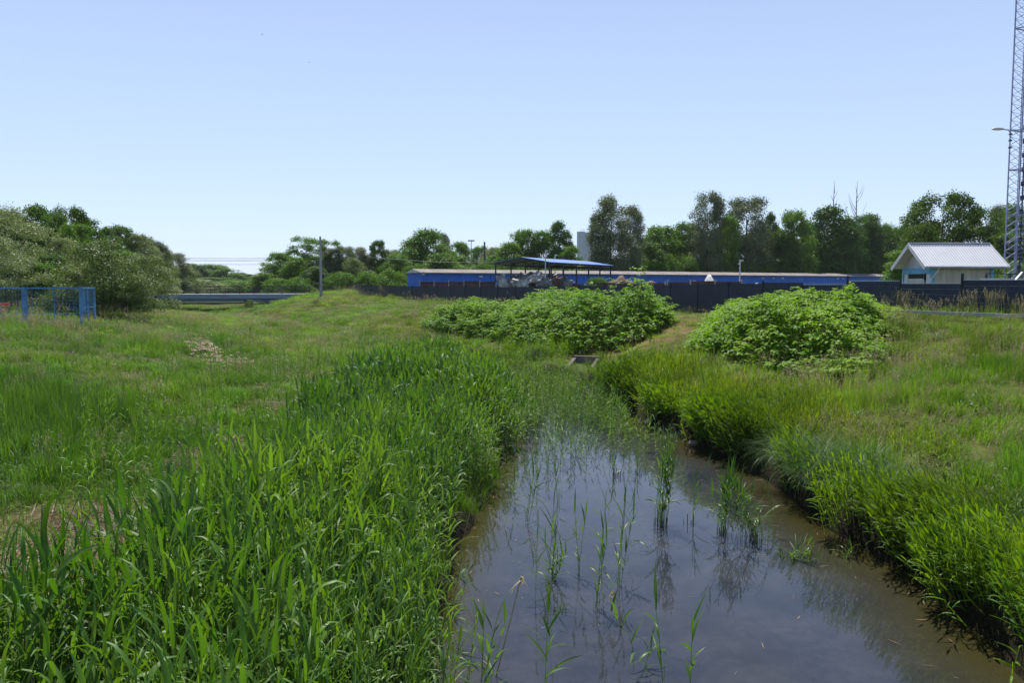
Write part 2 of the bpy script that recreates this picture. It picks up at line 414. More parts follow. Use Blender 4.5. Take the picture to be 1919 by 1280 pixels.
# cover colours: (px, py, z guess) -> grass tint; multiplies the blade colour
cover = []   # x, y, tint rgb, tall fraction (seed heads), height
def cv(px, py, z, tint, seed, h):
    p = at_z(px, py, z); cover.append((p[0], p[1], *tint, seed, h))
GR = (1.0, 1.0, 1.0); LIME = (1.15, 1.12, .8); DEEP = (.62, .8, .8); GREY = (1.0, .95, 1.5); TAN = (2.0, 1.3, 1.8); DRY = (1.65, 1.2, 1.4); OLIVE = (1.3, 1.08, 1.1)
for a in [(0,620,2.3,GREY,.7,.45),(150,620,2.3,GREY,.75,.5),(280,625,2.0,GREY,.7,.5),(400,620,1.4,GREY,.8,.5),(480,612,.6,OLIVE,.6,.4),(0,680,1.8,OLIVE,.4,.45),(80,730,1.3,DEEP,.1,.6),
          (200,690,1.6,OLIVE,.5,.4),(300,700,1.0,LIME,.2,.35),(150,760,1.1,GR,.2,.45),(300,780,.7,LIME,.1,.3),(450,720,.6,GR,.15,.35),(120,860,.7,GR,.05,.4),(300,870,.5,DEEP,.05,.4),(430,800,.5,GR,.05,.3),
          (0,900,.6,DEEP,.05,.45),(60,950,.5,GR,.05,.3),(350,640,1.3,GR,.4,.4),(420,650,1.0,DEEP,.3,.4),(520,660,.6,TAN,.9,.4),(580,650,.5,DRY,.8,.35),(560,690,.5,OLIVE,.5,.3),(470,690,.6,LIME,.3,.3),
          (620,690,.4,OLIVE,.3,.35),(650,660,.4,LIME,.2,.35),(640,625,.5,OLIVE,.3,.3),(700,640,.5,LIME,.1,.35),(540,600,.5,LIME,.0,.3),(450,590,.4,LIME,0,.3),(380,580,.45,LIME,0,.3),(330,590,.6,LIME,.0,.3),(600,600,.8,LIME,.1,.35),(500,585,.5,LIME,.1,.3),
          (620,560,2.5,DRY,.7,.4),(660,575,2.0,OLIVE,.5,.35),(700,590,1.2,LIME,.3,.3),(740,575,2.0,OLIVE,.6,.35),(780,560,2.4,DRY,.9,.5),(700,560,2.4,DRY,.9,.5),(850,560,2.4,DRY,.8,.5),(560,575,1.6,DRY,.5,.35),
          (850,618,.75,TAN,.9,.4),(790,612,.9,TAN,.8,.4),(930,640,.6,OLIVE,.4,.4),(1180,665,.9,TAN,.5,.3),(1230,630,1.8,TAN,.1,.08),(1270,610,2.2,TAN,.1,.1),(1250,655,1.4,OLIVE,.3,.2),(1200,640,1.5,TAN,.1,.08),
          (1060,690,.4,LIME,0,.12),(1110,700,.4,OLIVE,.1,.15),(1150,690,.7,GR,.2,.3),(1200,720,.5,GR,.1,.5),(1300,690,1.4,OLIVE,.5,.4),(1280,740,.6,GR,.2,.5),
          (1400,715,1.1,TAN,.9,.5),(1480,725,1.1,DRY,.9,.5),(1560,740,1.2,TAN,1.,.5),(1650,740,1.5,DRY,.7,.45),(1500,770,.9,OLIVE,.5,.5),(1600,790,1.0,OLIVE,.7,.45),(1720,800,1.2,DRY,1.,.5),(1850,820,1.3,DRY,.9,.5),(1780,760,1.5,OLIVE,.5,.4),
          (1800,700,2.0,LIME,.3,.4),(1900,680,2.2,LIME,.4,.4),(1740,650,2.3,DRY,.8,.4),(1700,600,2.6,DRY,1.,.5),(1800,600,2.8,OLIVE,.9,.5),(1900,600,2.8,DRY,.9,.5),(1850,740,1.8,OLIVE,.4,.4),(1919,770,1.7,OLIVE,.5,.4),
          (1600,860,.7,GR,.2,.5),(1750,880,.9,LIME,.25,.5),(1850,900,1.0,LIME,.35,.5),(1880,1000,.8,GR,.3,.5),(1800,1000,.6,GR,.1,.5),(1919,1150,.6,GR,.1,.5),(1420,800,.6,GR,.15,.5)]:
    cv(*a)
cover = np.array(cover)
def cover_at(x, y):
    x = np.asarray(x, float); y = np.asarray(y, float)
    # distances scaled by range so that far samples blend wider
    jx = x + (vnoise(x, y, 1.7, 11) - .5) * 2.2; jy = y + (vnoise(x, y, 2.1, 12) - .5) * 3.0
    out = np.zeros((len(x), 5))
    for i in range(0, len(x), 20000):
        s = slice(i, i + 20000)
        d = (jx[s, None] - cover[None, :, 0])**2 + (jy[s, None] - cover[None, :, 1])**2
        w = 1 / (d + .05 * cover[None, :, 1])**1.6
        w /= w.sum(1, keepdims=True); out[s] = w @ cover[:, 2:]
    return out
me = mesh_np('ground', np.stack([GX.ravel(), GY.ravel(), GZ.ravel()], 1), GF, ground_mat(), smooth=True)
cvv = cover_at(GX.ravel(), GY.ravel())
GSD = poly_sd(WP, GX.ravel(), GY.ravel())
base = np.array([.060, .085, .022])
cc = base[None] * cvv[:, :3]
dryk = np.clip((cvv[:, 0] - 1.5) / .8, 0, 1)[:, None] * (cvv[:, 4:5] < .25)
cc = cc * (1 - dryk) + np.array([.22, .15, .075]) * dryk
wet = (smooth01(1 - GSD / .35) * (1 - smooth01((GY.ravel() - 44) / 8)))[:, None]
cc = cc * (1 - wet) + np.array([.016, .012, .008]) * wet
far = smooth01((np.hypot(GX.ravel(), GY.ravel()) - 150) / 60)[:, None]
cc = cc * (1 - far) + np.array([.06, .10, .03]) * far
# bare litter patches between reeds and meadow
def blob(px, py, z, r, x, y):
    p = at_z(px, py, z); return np.exp(-((x - p[0])**2 + (y - p[1])**2) / r**2)
LIT = [(50,1015,.5,1.1),(160,985,.5,1.0),(230,965,.5,.7),(40,1060,.5,.9),(415,858,.5,.9),(440,830,.5,.6),(500,760,.5,.8),(380,760,.6,.5),(120,1080,.5,1.0)]
lit = sum(blob(a, b, z, r, GX.ravel(), GY.ravel()) for a, b, z, r in LIT); lit = np.clip(lit * 1.3, 0, 1)[:, None]
cc = cc * (1 - lit) + np.array([.13, .085, .05]) * lit
ca = me.color_attributes.new('cover', 'FLOAT_COLOR', 'POINT')
ca.data.foreach_set('color', np.concatenate([cc, np.ones((len(cc), 1))], 1).astype(np.float32).ravel())
ground = link('ground', me); set_tags(ground, 'grassy meadow and stream banks', kind='structure')

# water
def water_mat():
    m = bpy.data.materials.new('murky_water'); nt = nodes(m); L = nt.links
    geo = N(nt, 'ShaderNodeNewGeometry')
    n1 = N(nt, 'ShaderNodeTexNoise', i_Scale=1.1, i_Detail=5.0); L.new(geo.outputs['Position'], n1.inputs['Vector'])
    n3 = N(nt, 'ShaderNodeTexNoise', i_Scale=7.0, i_Detail=6.0, i_Roughness=.7); L.new(geo.outputs['Position'], n3.inputs['Vector'])
    cr = N(nt, 'ShaderNodeValToRGB'); cr.color_ramp.elements[0].position = .38; cr.color_ramp.elements[0].color = (.022, .027, .042, 1)
    cr.color_ramp.elements[1].position = .68; cr.color_ramp.elements[1].color = (.040, .044, .058, 1); L.new(n1.outputs[0], cr.inputs[0])
    cr3 = N(nt, 'ShaderNodeValToRGB'); cr3.color_ramp.elements[0].position = .35; cr3.color_ramp.elements[0].color = (.8, .8, .8, 1)
    cr3.color_ramp.elements[1].position = .75; cr3.color_ramp.elements[1].color = (1.25, 1.15, 1.0, 1); L.new(n3.outputs[0], cr3.inputs[0])
    mu = N(nt, 'ShaderNodeMix', data_type='RGBA', blend_type='MULTIPLY'); mu.inputs['Factor'].default_value = 1
    L.new(cr.outputs[0], mu.inputs['A']); L.new(cr3.outputs[0], mu.inputs['B'])
    sh = N(nt, 'ShaderNodeAttribute', attribute_name='shallow')
    m2 = N(nt, 'ShaderNodeMix', data_type='RGBA'); L.new(sh.outputs['Fac'], m2.inputs['Factor']); L.new(mu.outputs['Result'], m2.inputs['A']); m2.inputs['B'].default_value = (.036, .032, .009, 1)
    p = N(nt, 'ShaderNodeBsdfPrincipled', i_Roughness=.03, i_IOR=1.333)
    p.inputs['Specular IOR Level'].default_value = .5
    L.new(m2.outputs['Result'], p.inputs['Base Color'])
    mp = N(nt, 'ShaderNodeMapping'); mp.inputs['Scale'].default_value = (1.0, .55, 1)
    L.new(geo.outputs['Position'], mp.inputs[0])
    w1 = N(nt, 'ShaderNodeTexNoise', i_Scale=2.2, i_Detail=3.0); L.new(mp.outputs[0], w1.inputs['Vector'])
    w2 = N(nt, 'ShaderNodeTexNoise', i_Scale=14.0, i_Detail=2.0); L.new(mp.outputs[0], w2.inputs['Vector'])
    ad = N(nt, 'ShaderNodeMath', operation='MULTIPLY_ADD', i_1=.12); L.new(w2.outputs[0], ad.inputs[0]); L.new(w1.outputs[0], ad.inputs[2])
    bu = N(nt, 'ShaderNodeBump', i_Strength=.22, i_Distance=.02); L.new(ad.outputs[0], bu.inputs['Height']); L.new(bu.outputs[0], p.inputs['Normal'])
    o = N(nt, 'ShaderNodeOutputMaterial'); L.new(p.outputs[0], o.inputs[0])
    return m
wx = np.concatenate([np.linspace(-62, -4, 20)[:-1], np.linspace(-4, 16, 60)]); wy = np.concatenate([np.linspace(-6, 45, 120)[:-1], np.linspace(45, 122, 30)]); WX, WY = np.meshgrid(wx, wy)
wi = np.arange(WX.size).reshape(WX.shape)
WF = np.stack([wi[:-1, :-1], wi[:-1, 1:], wi[1:, 1:], wi[1:, :-1]], -1).reshape(-1, 4)
cen = np.stack([WX.ravel(), WY.ravel()], 1)
keep = poly_sd(WP, WX.ravel(), WY.ravel())[WF].min(1) < 2.0
wme = mesh_np('stream_water', np.stack([WX.ravel(), WY.ravel(), np.zeros(WX.size)], 1), WF[keep], water_mat(), smooth=True)
wsd = -poly_sd(WP, WX.ravel(), WY.ravel()); rx = np.interp(WY.ravel(), [6, 12, 20, 30, 45], [2.2, 2.6, 3.2, 1.6, 0])
shl = 1 - smooth01(wsd / np.where(WX.ravel() > rx, 1.9, .9)); shl = np.clip(shl + (vnoise(WX.ravel(), WY.ravel(), .9, 61) - .5) * .35, 0, 1)
sa = wme.attributes.new('shallow', 'FLOAT', 'POINT'); sa.data.foreach_set('value', shl.astype(np.float32))
water = link('stream_water', wme); set_tags(water, 'still murky stream water', kind='structure')

# ------------------------------------------------------------------ blades
def ribbons(P0, az, el, bend, Ln, Wd, segs=4, fold=0.0, prof='blade', curve_pow=1.4, twist=None):
    """n curved blades. el: start elevation, bend: how much the elevation drops by the tip"""
    P0 = np.asarray(P0, float); n = len(P0)
    b = lambda a: np.broadcast_to(np.asarray(a, float), (n,))
    az, el, bend, Ln, Wd = map(b, (az, el, bend, Ln, Wd))
    side = np.stack([-np.sin(az), np.cos(az), np.zeros(n)], 1)
    if twist is not None:
        tw = b(twist)
    rows = []; P = P0.copy(); nv = 3 if fold else 2
    for k in range(segs + 1):
        s = k / segs
        e = el - bend * s**curve_pow
        D = np.stack([np.cos(e)*np.cos(az), np.cos(e)*np.sin(az), np.sin(e)], 1)
        up = np.cross(D, side)
        if prof == 'blade': w = (1 - s)**.75 * (0.65 + .35 * min(1, s * 4))
        elif prof == 'leaf': w = max(.0, math.sin(math.pi * min(1, (s*.93 + .07))**.7))
        else: w = 1.0
        w = np.maximum(Wd * w / 2, 0.0006)[:, None]
        sd_ = side
        if twist is not None:
            a = (tw * s)[:, None]; sd_ = side * np.cos(a) + up * np.sin(a)
        if nv == 3: rows += [P - sd_*w + up*w*fold, P, P + sd_*w + up*w*fold]
        else: rows += [P - sd_*w, P + sd_*w]
        if k < segs:
            s2 = (k + .5) / segs; e2 = el - bend * s2**curve_pow
            P = P + np.stack([np.cos(e2)*np.cos(az), np.cos(e2)*np.sin(az), np.sin(e2)], 1) * (Ln / segs)[:, None]
    V = np.stack(rows, 1).reshape(-1, 3)      # n, rows
    per = nv * (segs + 1)
    f = []
    for k in range(segs):
        for j in range(nv - 1):
            a = k*nv + j; f.append((a, a+1, a+1+nv, a+nv))
    F = (np.arange(n)[:, None, None] * per + np.array(f)[None]).reshape(-1, 4)
    return V, F

class Bag:
    def __init__(s): s.V = []; s.F = []; s.m = []; s.n = 0
    def add(s, VF, mi=0):
        V, F = VF
        s.V.append(V); s.F.append(F + s.n); s.m.append(np.full(len(F), mi)); s.n += len(V)
    def mesh(s, name, mats, smooth=True):
        return mesh_np(name, np.concatenate(s.V), np.concatenate(s.F), mats, smooth, np.concatenate(s.m))

def rnd(a, b, n): return rng.uniform(a, b, n)
PI = math.pi

def reed_mesh(name, H, nst=1, spread=0.0, wind=0.0, leafw=.034, nleaf=9, droop=1.25, mats=None):
    """common reed: thin canes with long arching leaves set alternately"""
    B = Bag()
    for s in range(nst):
        h = H * rng.uniform(.82, 1.08); bx, by = rng.normal(0, spread, 2) if spread else (0, 0)
        la = rng.uniform(0, 2*PI); lean = rng.uniform(.02, .12)
        base = np.array([[bx, by, -.05]])
        V, F = ribbons(base, la, PI/2 - lean*.3, lean*1.2, h*1.0, .008, segs=5, prof='flat', curve_pow=1.6)
        B.add((V, F), 1)
        V2, F2 = ribbons(base, la + PI/2, PI/2 - lean*.3, 0.0, h*.6, .007, segs=2, prof='flat'); B.add((V2, F2), 1)
        cen = V.reshape(6, 2, 3).mean(1)
        m = nleaf + rng.integers(-1, 2)
        t = np.linspace(.22, 1.0, m); pos = np.array([[np.interp(tt*5, range(6), cen[:, i]) for i in range(3)] for tt in t])
        az = (np.arange(m) % 2) * PI + rng.uniform(0, PI) + rng.normal(0, .45, m)
        wv = np.array([math.cos(wind), math.sin(wind)])
        ax = np.cos(az)*.8 + wv[0]*.7; ay = np.sin(az)*.8 + wv[1]*.7; az = np.arctan2(ay, ax)
        el = np.interp(t, [0, .6, 1], [.75, .95, 1.38]) + rng.normal(0, .12, m)
        bend = np.interp(t, [0, .7, 1], [2.0, 1.9, .8]) * rng.uniform(.35, 1.35, m) * droop
        bend = np.where(rng.random(m) < .28, bend * .3, bend)
        ln = np.interp(t, [0, .4, .8, 1], [.34, .5, .46, .34]) * rng.uniform(.8, 1.15, m) * H / 1.6
        B.add(ribbons(pos, az, el, bend, ln, leafw * rng.uniform(.75, 1.15, m), segs=6, fold=.3, prof='leaf', curve_pow=1.9, twist=rng.normal(0, .6, m)), 0)
    return B.mesh(name, mats or [M['reed'], M['reed_stem']])

def grass_mesh(name, n, r, h, w, bend, segs=3, seedn=0, mats=None, fold=0.0, out=.35):
    B = Bag()
    a = rnd(0, 2*PI, n); rr = r * np.sqrt(rnd(0, 1, n))
    P = np.stack([rr*np.cos(a), rr*np.sin(a), np.full(n, -.03)], 1)
    az = a*0 + rnd(0, 2*PI, n)
    B.add(ribbons(P, az, PI/2 - rnd(.0, out, n), bend * rnd(.4, 1.3, n), h * rnd(.55, 1.1, n), w * rnd(.7, 1.2, n), segs=segs, fold=fold), 0)
    if seedn:
        a = rnd(0, 2*PI, seedn); rr = r * np.sqrt(rnd(0, 1, seedn)); az = rnd(0, 2*PI, seedn)
        P = np.stack([rr*np.cos(a), rr*np.sin(a), np.zeros(seedn)], 1)
        hh = h * rnd(1.15, 1.75, seedn)
        V, F = ribbons(P, az, PI/2 - rnd(0, .12, seedn), rnd(.05, .35, seedn), hh, .004, segs=3, prof='flat'); B.add((V, F), 1)
        tip = V.reshape(seedn, 4, 2, 3)[:, 3].mean(1)
        for k in range(5):     # open panicle: short side sprays
            q = tip - np.array([0, 0, 1]) * (k * .028)
            B.add(ribbons(q, rnd(0, 2*PI, seedn), rnd(.3, 1.2, seedn), rnd(0, .8, seedn), rnd(.04, .085, seedn), .011, segs=2, prof='leaf'), 1)
    return B.mesh(name, mats or [M['grass'], M['seed']])

def scatter(name, P, protos, scale, tilt=.12, tint=None, label=None, rz=None, zs=None, lean=0.0):
    n = len(P)
    if n == 0: return
    me = bpy.data.meshes.new(name); me.vertices.add(n); me.vertices.foreach_set('co', np.asarray(P, np.float32).ravel())
    rot = np.stack([rng.normal(0, tilt, n), rng.normal(0, tilt, n) + lean, rnd(0, 2*PI, n) if rz is None else rz], 1).astype(np.float32)
    a = me.attributes.new('rot', 'FLOAT_VECTOR', 'POINT'); a.data.foreach_set('vector', rot.ravel())
    sc = np.stack([scale, scale, scale * (1 if zs is None else zs)], 1).astype(np.float32)
    a = me.attributes.new('scl', 'FLOAT_VECTOR', 'POINT'); a.data.foreach_set('vector', sc.ravel())
    a = me.attributes.new('pick', 'INT', 'POINT'); a.data.foreach_set('value', rng.integers(0, len(protos), n).astype(np.int32))
    t = np.ones((n, 3)) if tint is None else tint
    a = me.attributes.new('tint', 'FLOAT_COLOR', 'POINT'); a.data.foreach_set('color', np.concatenate([t, np.ones((n, 1))], 1).astype(np.float32).ravel())
    ng = bpy.data.node_groups.new(name + '_scatter', 'GeometryNodeTree')
    ng.interface.new_socket('Geometry', in_out='INPUT', socket_type='NodeSocketGeometry')
    ng.interface.new_socket('Geometry', in_out='OUTPUT', socket_type='NodeSocketGeometry')
    gi = ng.nodes.new('NodeGroupInput'); go = ng.nodes.new('NodeGroupOutput')
    ip = ng.nodes.new('GeometryNodeInstanceOnPoints')
    jn = ng.nodes.new('GeometryNodeJoinGeometry')
    for i, pm in enumerate(protos):
        po = bpy.data.objects.new(pm.name + '_source', pm)
        oi = ng.nodes.new('GeometryNodeObjectInfo'); oi.inputs['Object'].default_value = po; oi.inputs['As Instance'].default_value = False
        g2 = ng.nodes.new('GeometryNodeGeometryToInstance')
        ng.links.new(oi.outputs['Geometry'], g2.inputs[0]); ng.links.new(g2.outputs[0], jn.inputs[0])
    def attr(nm, ty):
        a = ng.nodes.new('GeometryNodeInputNamedAttribute'); a.data_type = ty; a.inputs['Name'].default_value = nm
        return a.outputs['Attribute']
    ng.links.new(gi.outputs[0], ip.inputs['Points']); ng.links.new(jn.outputs[0], ip.inputs['Instance'])
    ip.inputs['Pick Instance'].default_value = True
    ng.links.new(attr('pick', 'INT'), ip.inputs['Instance Index'])
    e2r = ng.nodes.new('FunctionNodeEulerToRotation'); ng.links.new(attr('rot', 'FLOAT_VECTOR'), e2r.inputs[0])
    ng.links.new(e2r.outputs[0], ip.inputs['Rotation'])
    ng.links.new(attr('scl', 'FLOAT_VECTOR'), ip.inputs['Scale'])
    ng.links.new(ip.outputs[0], go.inputs[0])
    o = link(name, me); md = o.modifiers.new('scatter', 'NODES'); md.node_group = ng
    set_tags(o, label, kind='stuff')
    return o

def in_view(x, y, margin=1.15):
    return (np.abs(x) < (np.maximum(y, 0) * .643 + 1.2) * margin) & (y > 1.5)

# ------------------------------------------------------------------ reeds on the left bank
# outline of the bed (foot of the canes)
edgeL = [at_z(-250,1110,1.5), at_z(0,1100,1.5), at_z(130,1060,1.5), at_z(260,975,1.5), at_z(400,880,1.5), at_z(500,810,1.5), at_z(560,750,1.5), at_z(620,695,1.5), at_z(690,662,1.5), at_z(760,648,1.5), at_z(840,646,1.5), at_z(890,652,1.4)]
edgeR = [at_z(930,690,.8), at_z(960,730,.5), at_z(1000,790,.0), at_z(980,840,0), at_z(915,875,0), at_z(920,925,0), at_z(855,960,0), at_z(875,1030,0), at_z(825,1090,0), at_z(855,1170,0), at_z(850,1240,0), at_z(880,1330,0)]
RB = np.array([p[:2] for p in edgeL] + [p[:2] for p in edgeR] + [(-.6, 5.5), (-1.0, 2.2), (-7.5, 2.2)])
reeds = [reed_mesh('reed_cane', 1.5, 1, wind=-.2, nleaf=9) for _ in range(5)] + [reed_mesh('reed_cane', 1.45, 2, .06, wind=-.2, leafw=.022) for _ in range(5)]
def sample_poly(P, dens, y0=None, y1=None):
    lo = P.min(0); hi = P.max(0)
    n = int((hi - lo).prod() * dens)
    x = rnd(lo[0], hi[0], n); y = rnd(lo[1], hi[1], n)
    k = poly_sd(P, x, y) < 0
    if y0 is not None: k &= (y >= y0) & (y < y1)
    return x[k], y[k]
def reed_tint(x, y):
    n = vnoise(x, y, 1.8, 21)[:, None]; j = rng.normal(1, .12, (len(x), 1))
    return (np.array([.62, .78, .85]) * (1 - n) + np.array([1.12, 1.12, .95]) * n) * j
parts = []
for y0, y1, dens, sc in [(1.5, 9, 60, 1.05), (9, 17, 52, 1.03), (17, 50, 36, 1.05)]:
    x, y = sample_poly(RB, dens, y0, y1); parts.append((x, y, np.full(len(x), sc)))
x = np.concatenate([p[0] for p in parts]); y = np.concatenate([p[1] for p in parts]); sc = np.concatenate([p[2] for p in parts])
sdp = poly_sd(RB, x, y); k = in_view(x, y, 1.25)
den = vnoise(x, y, .9, 31) * .95 + .32
k &= rng.random(len(x)) < np.clip(den * (0.35 + .65 * np.clip(-sdp / .6, 0, 1)), 0, 1)
x, y, sc, sdp = x[k], y[k], sc[k], sdp[k]
z = np.maximum(terrain(x, y), -.1)
hs = (.72 + .34 * np.clip(-sdp / 1.2, 0, 1)) * (.85 + .3 * vnoise(x, y, 1.5, 7)) * rng.normal(1, .08, len(x))
RX = dict(x=x, y=y, z=z, s=sc * hs * np.interp(y, [17, 28, 40], [1, .85, .7]))
def lay_reeds():
    x, y, z, s = RX['x'], RX['y'], RX['z'], RX['s']; n_ = y < 17
    scatter('reed_bed', np.stack([x, y, z], 1)[n_], reeds, s[n_], .1, reed_tint(x[n_], y[n_]), 'dense green reed bed filling the near left bank of the stream')
    f_ = ~n_ & (rng.random(len(x)) < .7)
    scatter('far_reed_bed', np.stack([x, y, z], 1)[f_], reeds_far, s[f_], .1, reed_tint(x[f_], y[f_]), 'upper part of the reed bed narrowing towards the left thicket')
print('reeds', len(x))

# ------------------------------------------------------------------ meadow grass
reeds_far = [reed_mesh('reed_cane', 1.5, 2, .08, wind=-.2, nleaf=9, leafw=.046) for _ in range(5)]
canary_far = [reed_mesh('bank_grass', .74, 7, .17, leafw=.036, nleaf=5, droop=.8, mats=[M['bankleaf'], M['bankleaf']]) for _ in range(5)]
short = [grass_mesh('short_grass', 60, .28, .30, .015, 1.1, 3) for _ in range(4)]
mid = [grass_mesh('tall_grass', 62, .30, .52, .015, 1.0, 4) for _ in range(4)]
seedy = [grass_mesh('seeding_grass', 30, .30, .40, .013, .9, 3, seedn=16) for _ in range(4)]
canary = [reed_mesh('bank_grass', .72, 9, .16, leafw=.019, nleaf=6, droop=.8, mats=[M['bankleaf'], M['bankleaf']]) for _ in range(5)]
TH_L = np.array([at_z(*a)[:2] for a in [(785,612,1.0),(860,624,.9),(950,642,.75),(1030,660,.65),(1110,672,.6),(1165,655,1.15),(1212,628,1.8),(1268,603,2.25)]] + [(8.9,49.5),(4.5,58.5),(.5,66),(-4,67)])
TH_R = np.array([at_z(*a)[:2] for a in [(1305,628,2.0),(1302,662,1.6),(1400,692,1.4),(1500,708,1.4),(1555,714,1.45),(1615,702,1.65),(1640,672,1.95)]] + [(16.4,33.8),(14.2,38.0),(12.4,43.5),(11.4,42.0)])

TUSXY = [(1490,875),(1555,885),(1605,912),(1660,950),(1540,925)]
OPX, OPY = at_z(1092, 690, .45)[:2]
areas = np.array([(-40, 3), (-62, 60), (-62, 122), (-20, 122), (-19.5, 103), (7, 60), (17.9, 32), (26, 12), (26, 3)])
GP = {'short': [], 'mid': [], 'seedy': [], 'canary': []}
for y0, y1, dens, s0 in [(3, 12, 11, .75), (12, 22, 7.5, .9), (22, 40, 4.2, 1.15), (40, 70, 1.9, 1.6), (70, 122, .85, 2.2)]:
    x, y = sample_poly(areas, dens, y0, y1)
    k = in_view(x, y, 1.12); x, y = x[k], y[k]
    sd = poly_sd(WP, x, y); rb = poly_sd(RB, x, y)
    tl = poly_sd(TH_L, x, y); tr = poly_sd(TH_R, x, y)
    cvx = cover_at(x, y)
    litv = np.clip(sum(blob(a, b, zz, r, x, y) for a, b, zz, r in LIT) * 1.1, 0, .82)
    k = ((sd > np.where((x > 3) & (y < 34), .3, .06)) | (y > 50)) & (rb > -.3) & (tl > -.7) & (tr > -.7) & (rng.random(len(x)) > litv)
    x, y, sd, rb, cvx = x[k], y[k], sd[k], rb[k], cvx[k]
    z = terrain(x, y)
    h = cvx[:, 4]; seed = cvx[:, 3]; tint = cvx[:, :3] * rng.normal(1, .1, (len(x), 1))
    tint = tint * ((.62 + .76 * vnoise(x, y, 1.3, 41)) * (.75 + .5 * vnoise(x, y, 4.5, 42)) * (.8 + .4 * vnoise(x, y, .5, 43)))[:, None]
    # right bank fringe: tall bank grass close to the water
    right = x > np.interp(y, [0, 10, 20, 30, 45], [3, 3, 3, 2, 1])
    opm = (np.abs(x - OPX) < 1.7) & (y > OPY - 3.6) & (y < OPY + 1.6)
    tus_ok = np.min([(x - at_z(a_, b_, .5)[0])**2 + (y - at_z(a_, b_, .5)[1])**2 for a_, b_ in TUSXY], axis=0) > 1.0
    fr = right & tus_ok & (sd < np.where(y > 31, .9, 1.6 + 1.5*vnoise(x, y, 2.5, 63))) & (y < 44) & (h > .2) & ~opm
    h = np.where(opm, np.minimum(h, .10), h)
    q = rng.random(len(x))
    ty = np.where(fr, 3, np.where(q < seed * .5, 2, np.where(q < seed * .5 + (1 - seed * .5) * np.clip((h - .28) / .25, 0, 1), 1, 0)))
    for i, nm in enumerate(('short', 'mid', 'seedy', 'canary')):
        kk = ty == i
        hh = {0: .30, 1: .48, 2: .42, 3: .55}[i]
        s = s0 * (1 if i != 3 else 1.0) * rng.normal(1, .12, kk.sum())
        zs = np.clip(h[kk] / hh, .25, 1.3) / s0 if i != 3 else (.55 + .8 * vnoise(x[kk], y[kk], 1.8, 9)) / s0**.5
        zs = zs * (.55 + .9 * smooth01(vnoise(x[kk], y[kk], 1.4, 15)))
        GP[nm].append((x[kk], y[kk], z[kk], s, zs, tint[kk]))
lay_reeds()
LB = {'short': 'short bright green grass covering the meadow', 'mid': 'knee high green grass on the slopes', 'seedy': 'seeding grass with tan heads across the dry parts', 'canary': 'lush tall grass fringing the right bank of the stream'}
for nm, pr in (('short', short), ('mid', mid), ('seedy', seedy), ('canary', canary)):
    x, y, z, s, zs = [np.concatenate([g[i] for g in GP[nm]]) for i in range(5)]; tint = np.concatenate([g[5] for g in GP[nm]])
    print(nm, len(x))
    scatter({'short': 'meadow_grass', 'mid': 'tall_meadow_grass', 'seedy': 'seeding_grass', 'canary': 'bank_grass'}[nm], np.stack([x, y, z], 1), pr, s, .12, tint, LB[nm], zs=zs)

# swelling cushions of bank grass with dark recesses between them
BUL = [np.array([*at_z(a, b, .4)[:2], r]) for a, b, r in [(1150,742,1.3),(1215,775,.9),(1330,818,1.5),(1395,838,.9),(1520,905,1.3),(1600,960,1.1),(1720,1030,1.0),(1790,1100,1.0),(1890,1210,1.1)]]
def bulge(x, y): return np.max([np.exp(-((x - b[0])**2 + (y - b[1])**2)/b[2]**2) for b in BUL], axis=0)
# extra reedy fringe, overhanging, right bank + dense bank grass
xs = []; wd = []; rights = [at_z(x_, y_, 0)[:2] for x_, y_ in right_edge[1:14]]
for a, b in zip(rights[:-1], rights[1:]):
    L_ = np.linalg.norm(b - a); n = int(L_ * 42)
    t = rng.random(n); nrm = np.array([-(b - a)[1], (b - a)[0]]) / L_
    if nrm[0] < 0: nrm = -nrm
    off = rng.random(n)**1.3 * 1.2 + .04
    q0 = a + (b - a) * t[:, None]; off = off - .05 + .55*(1 - bulge(q0[:, 0], q0[:, 1]))*(.3 + vnoise(q0[:, 0], q0[:, 1], .8, 19))
    xs.append(q0 + nrm * off[:, None]); wd.append(np.full(n, math.atan2(-nrm[1], -nrm[0])))
xs = np.concatenate(xs); wd = np.concatenate(wd)
big = bulge(xs[:, 0], xs[:, 1]) * .85 + .25 * vnoise(xs[:, 0], xs[:, 1], 1.1, 77)
tk = np.min([(xs[:, 0] - at_z(a_, b_, .5)[0])**2 + (xs[:, 1] - at_z(a_, b_, .5)[1])**2 for a_, b_ in TUSXY], axis=0) > .35
k = tk & (rng.random(len(xs)) < .35 + .8 * big) & ~((np.abs(xs[:, 0] - OPX) < 1.7) & (xs[:, 1] > OPY - 3.6)); xs = xs[k]; big = big[k]; wd = wd[k] + rng.normal(0, .5, k.sum())
z = np.maximum(terrain(xs[:, 0], xs[:, 1]), .25)
t0 = np.array([.95, 1.0, .8]) * (.55 + .85 * vnoise(xs[:, 0], xs[:, 1], 1.1, 78))[:, None]
for nm_, kk_, pr_, lb_ in (('overhanging_bank_grass', xs[:, 1] < 19, canary, 'overhanging green grass along the near right bank edge'), ('far_bank_grass', xs[:, 1] >= 19, canary_far, 'overhanging green grass along the far right bank edge')):
    scatter(nm_, np.column_stack([xs, z])[kk_], pr_, (.5 + .85 * big)[kk_], .16, t0[kk_], lb_, rz=wd[kk_], lean=.5)

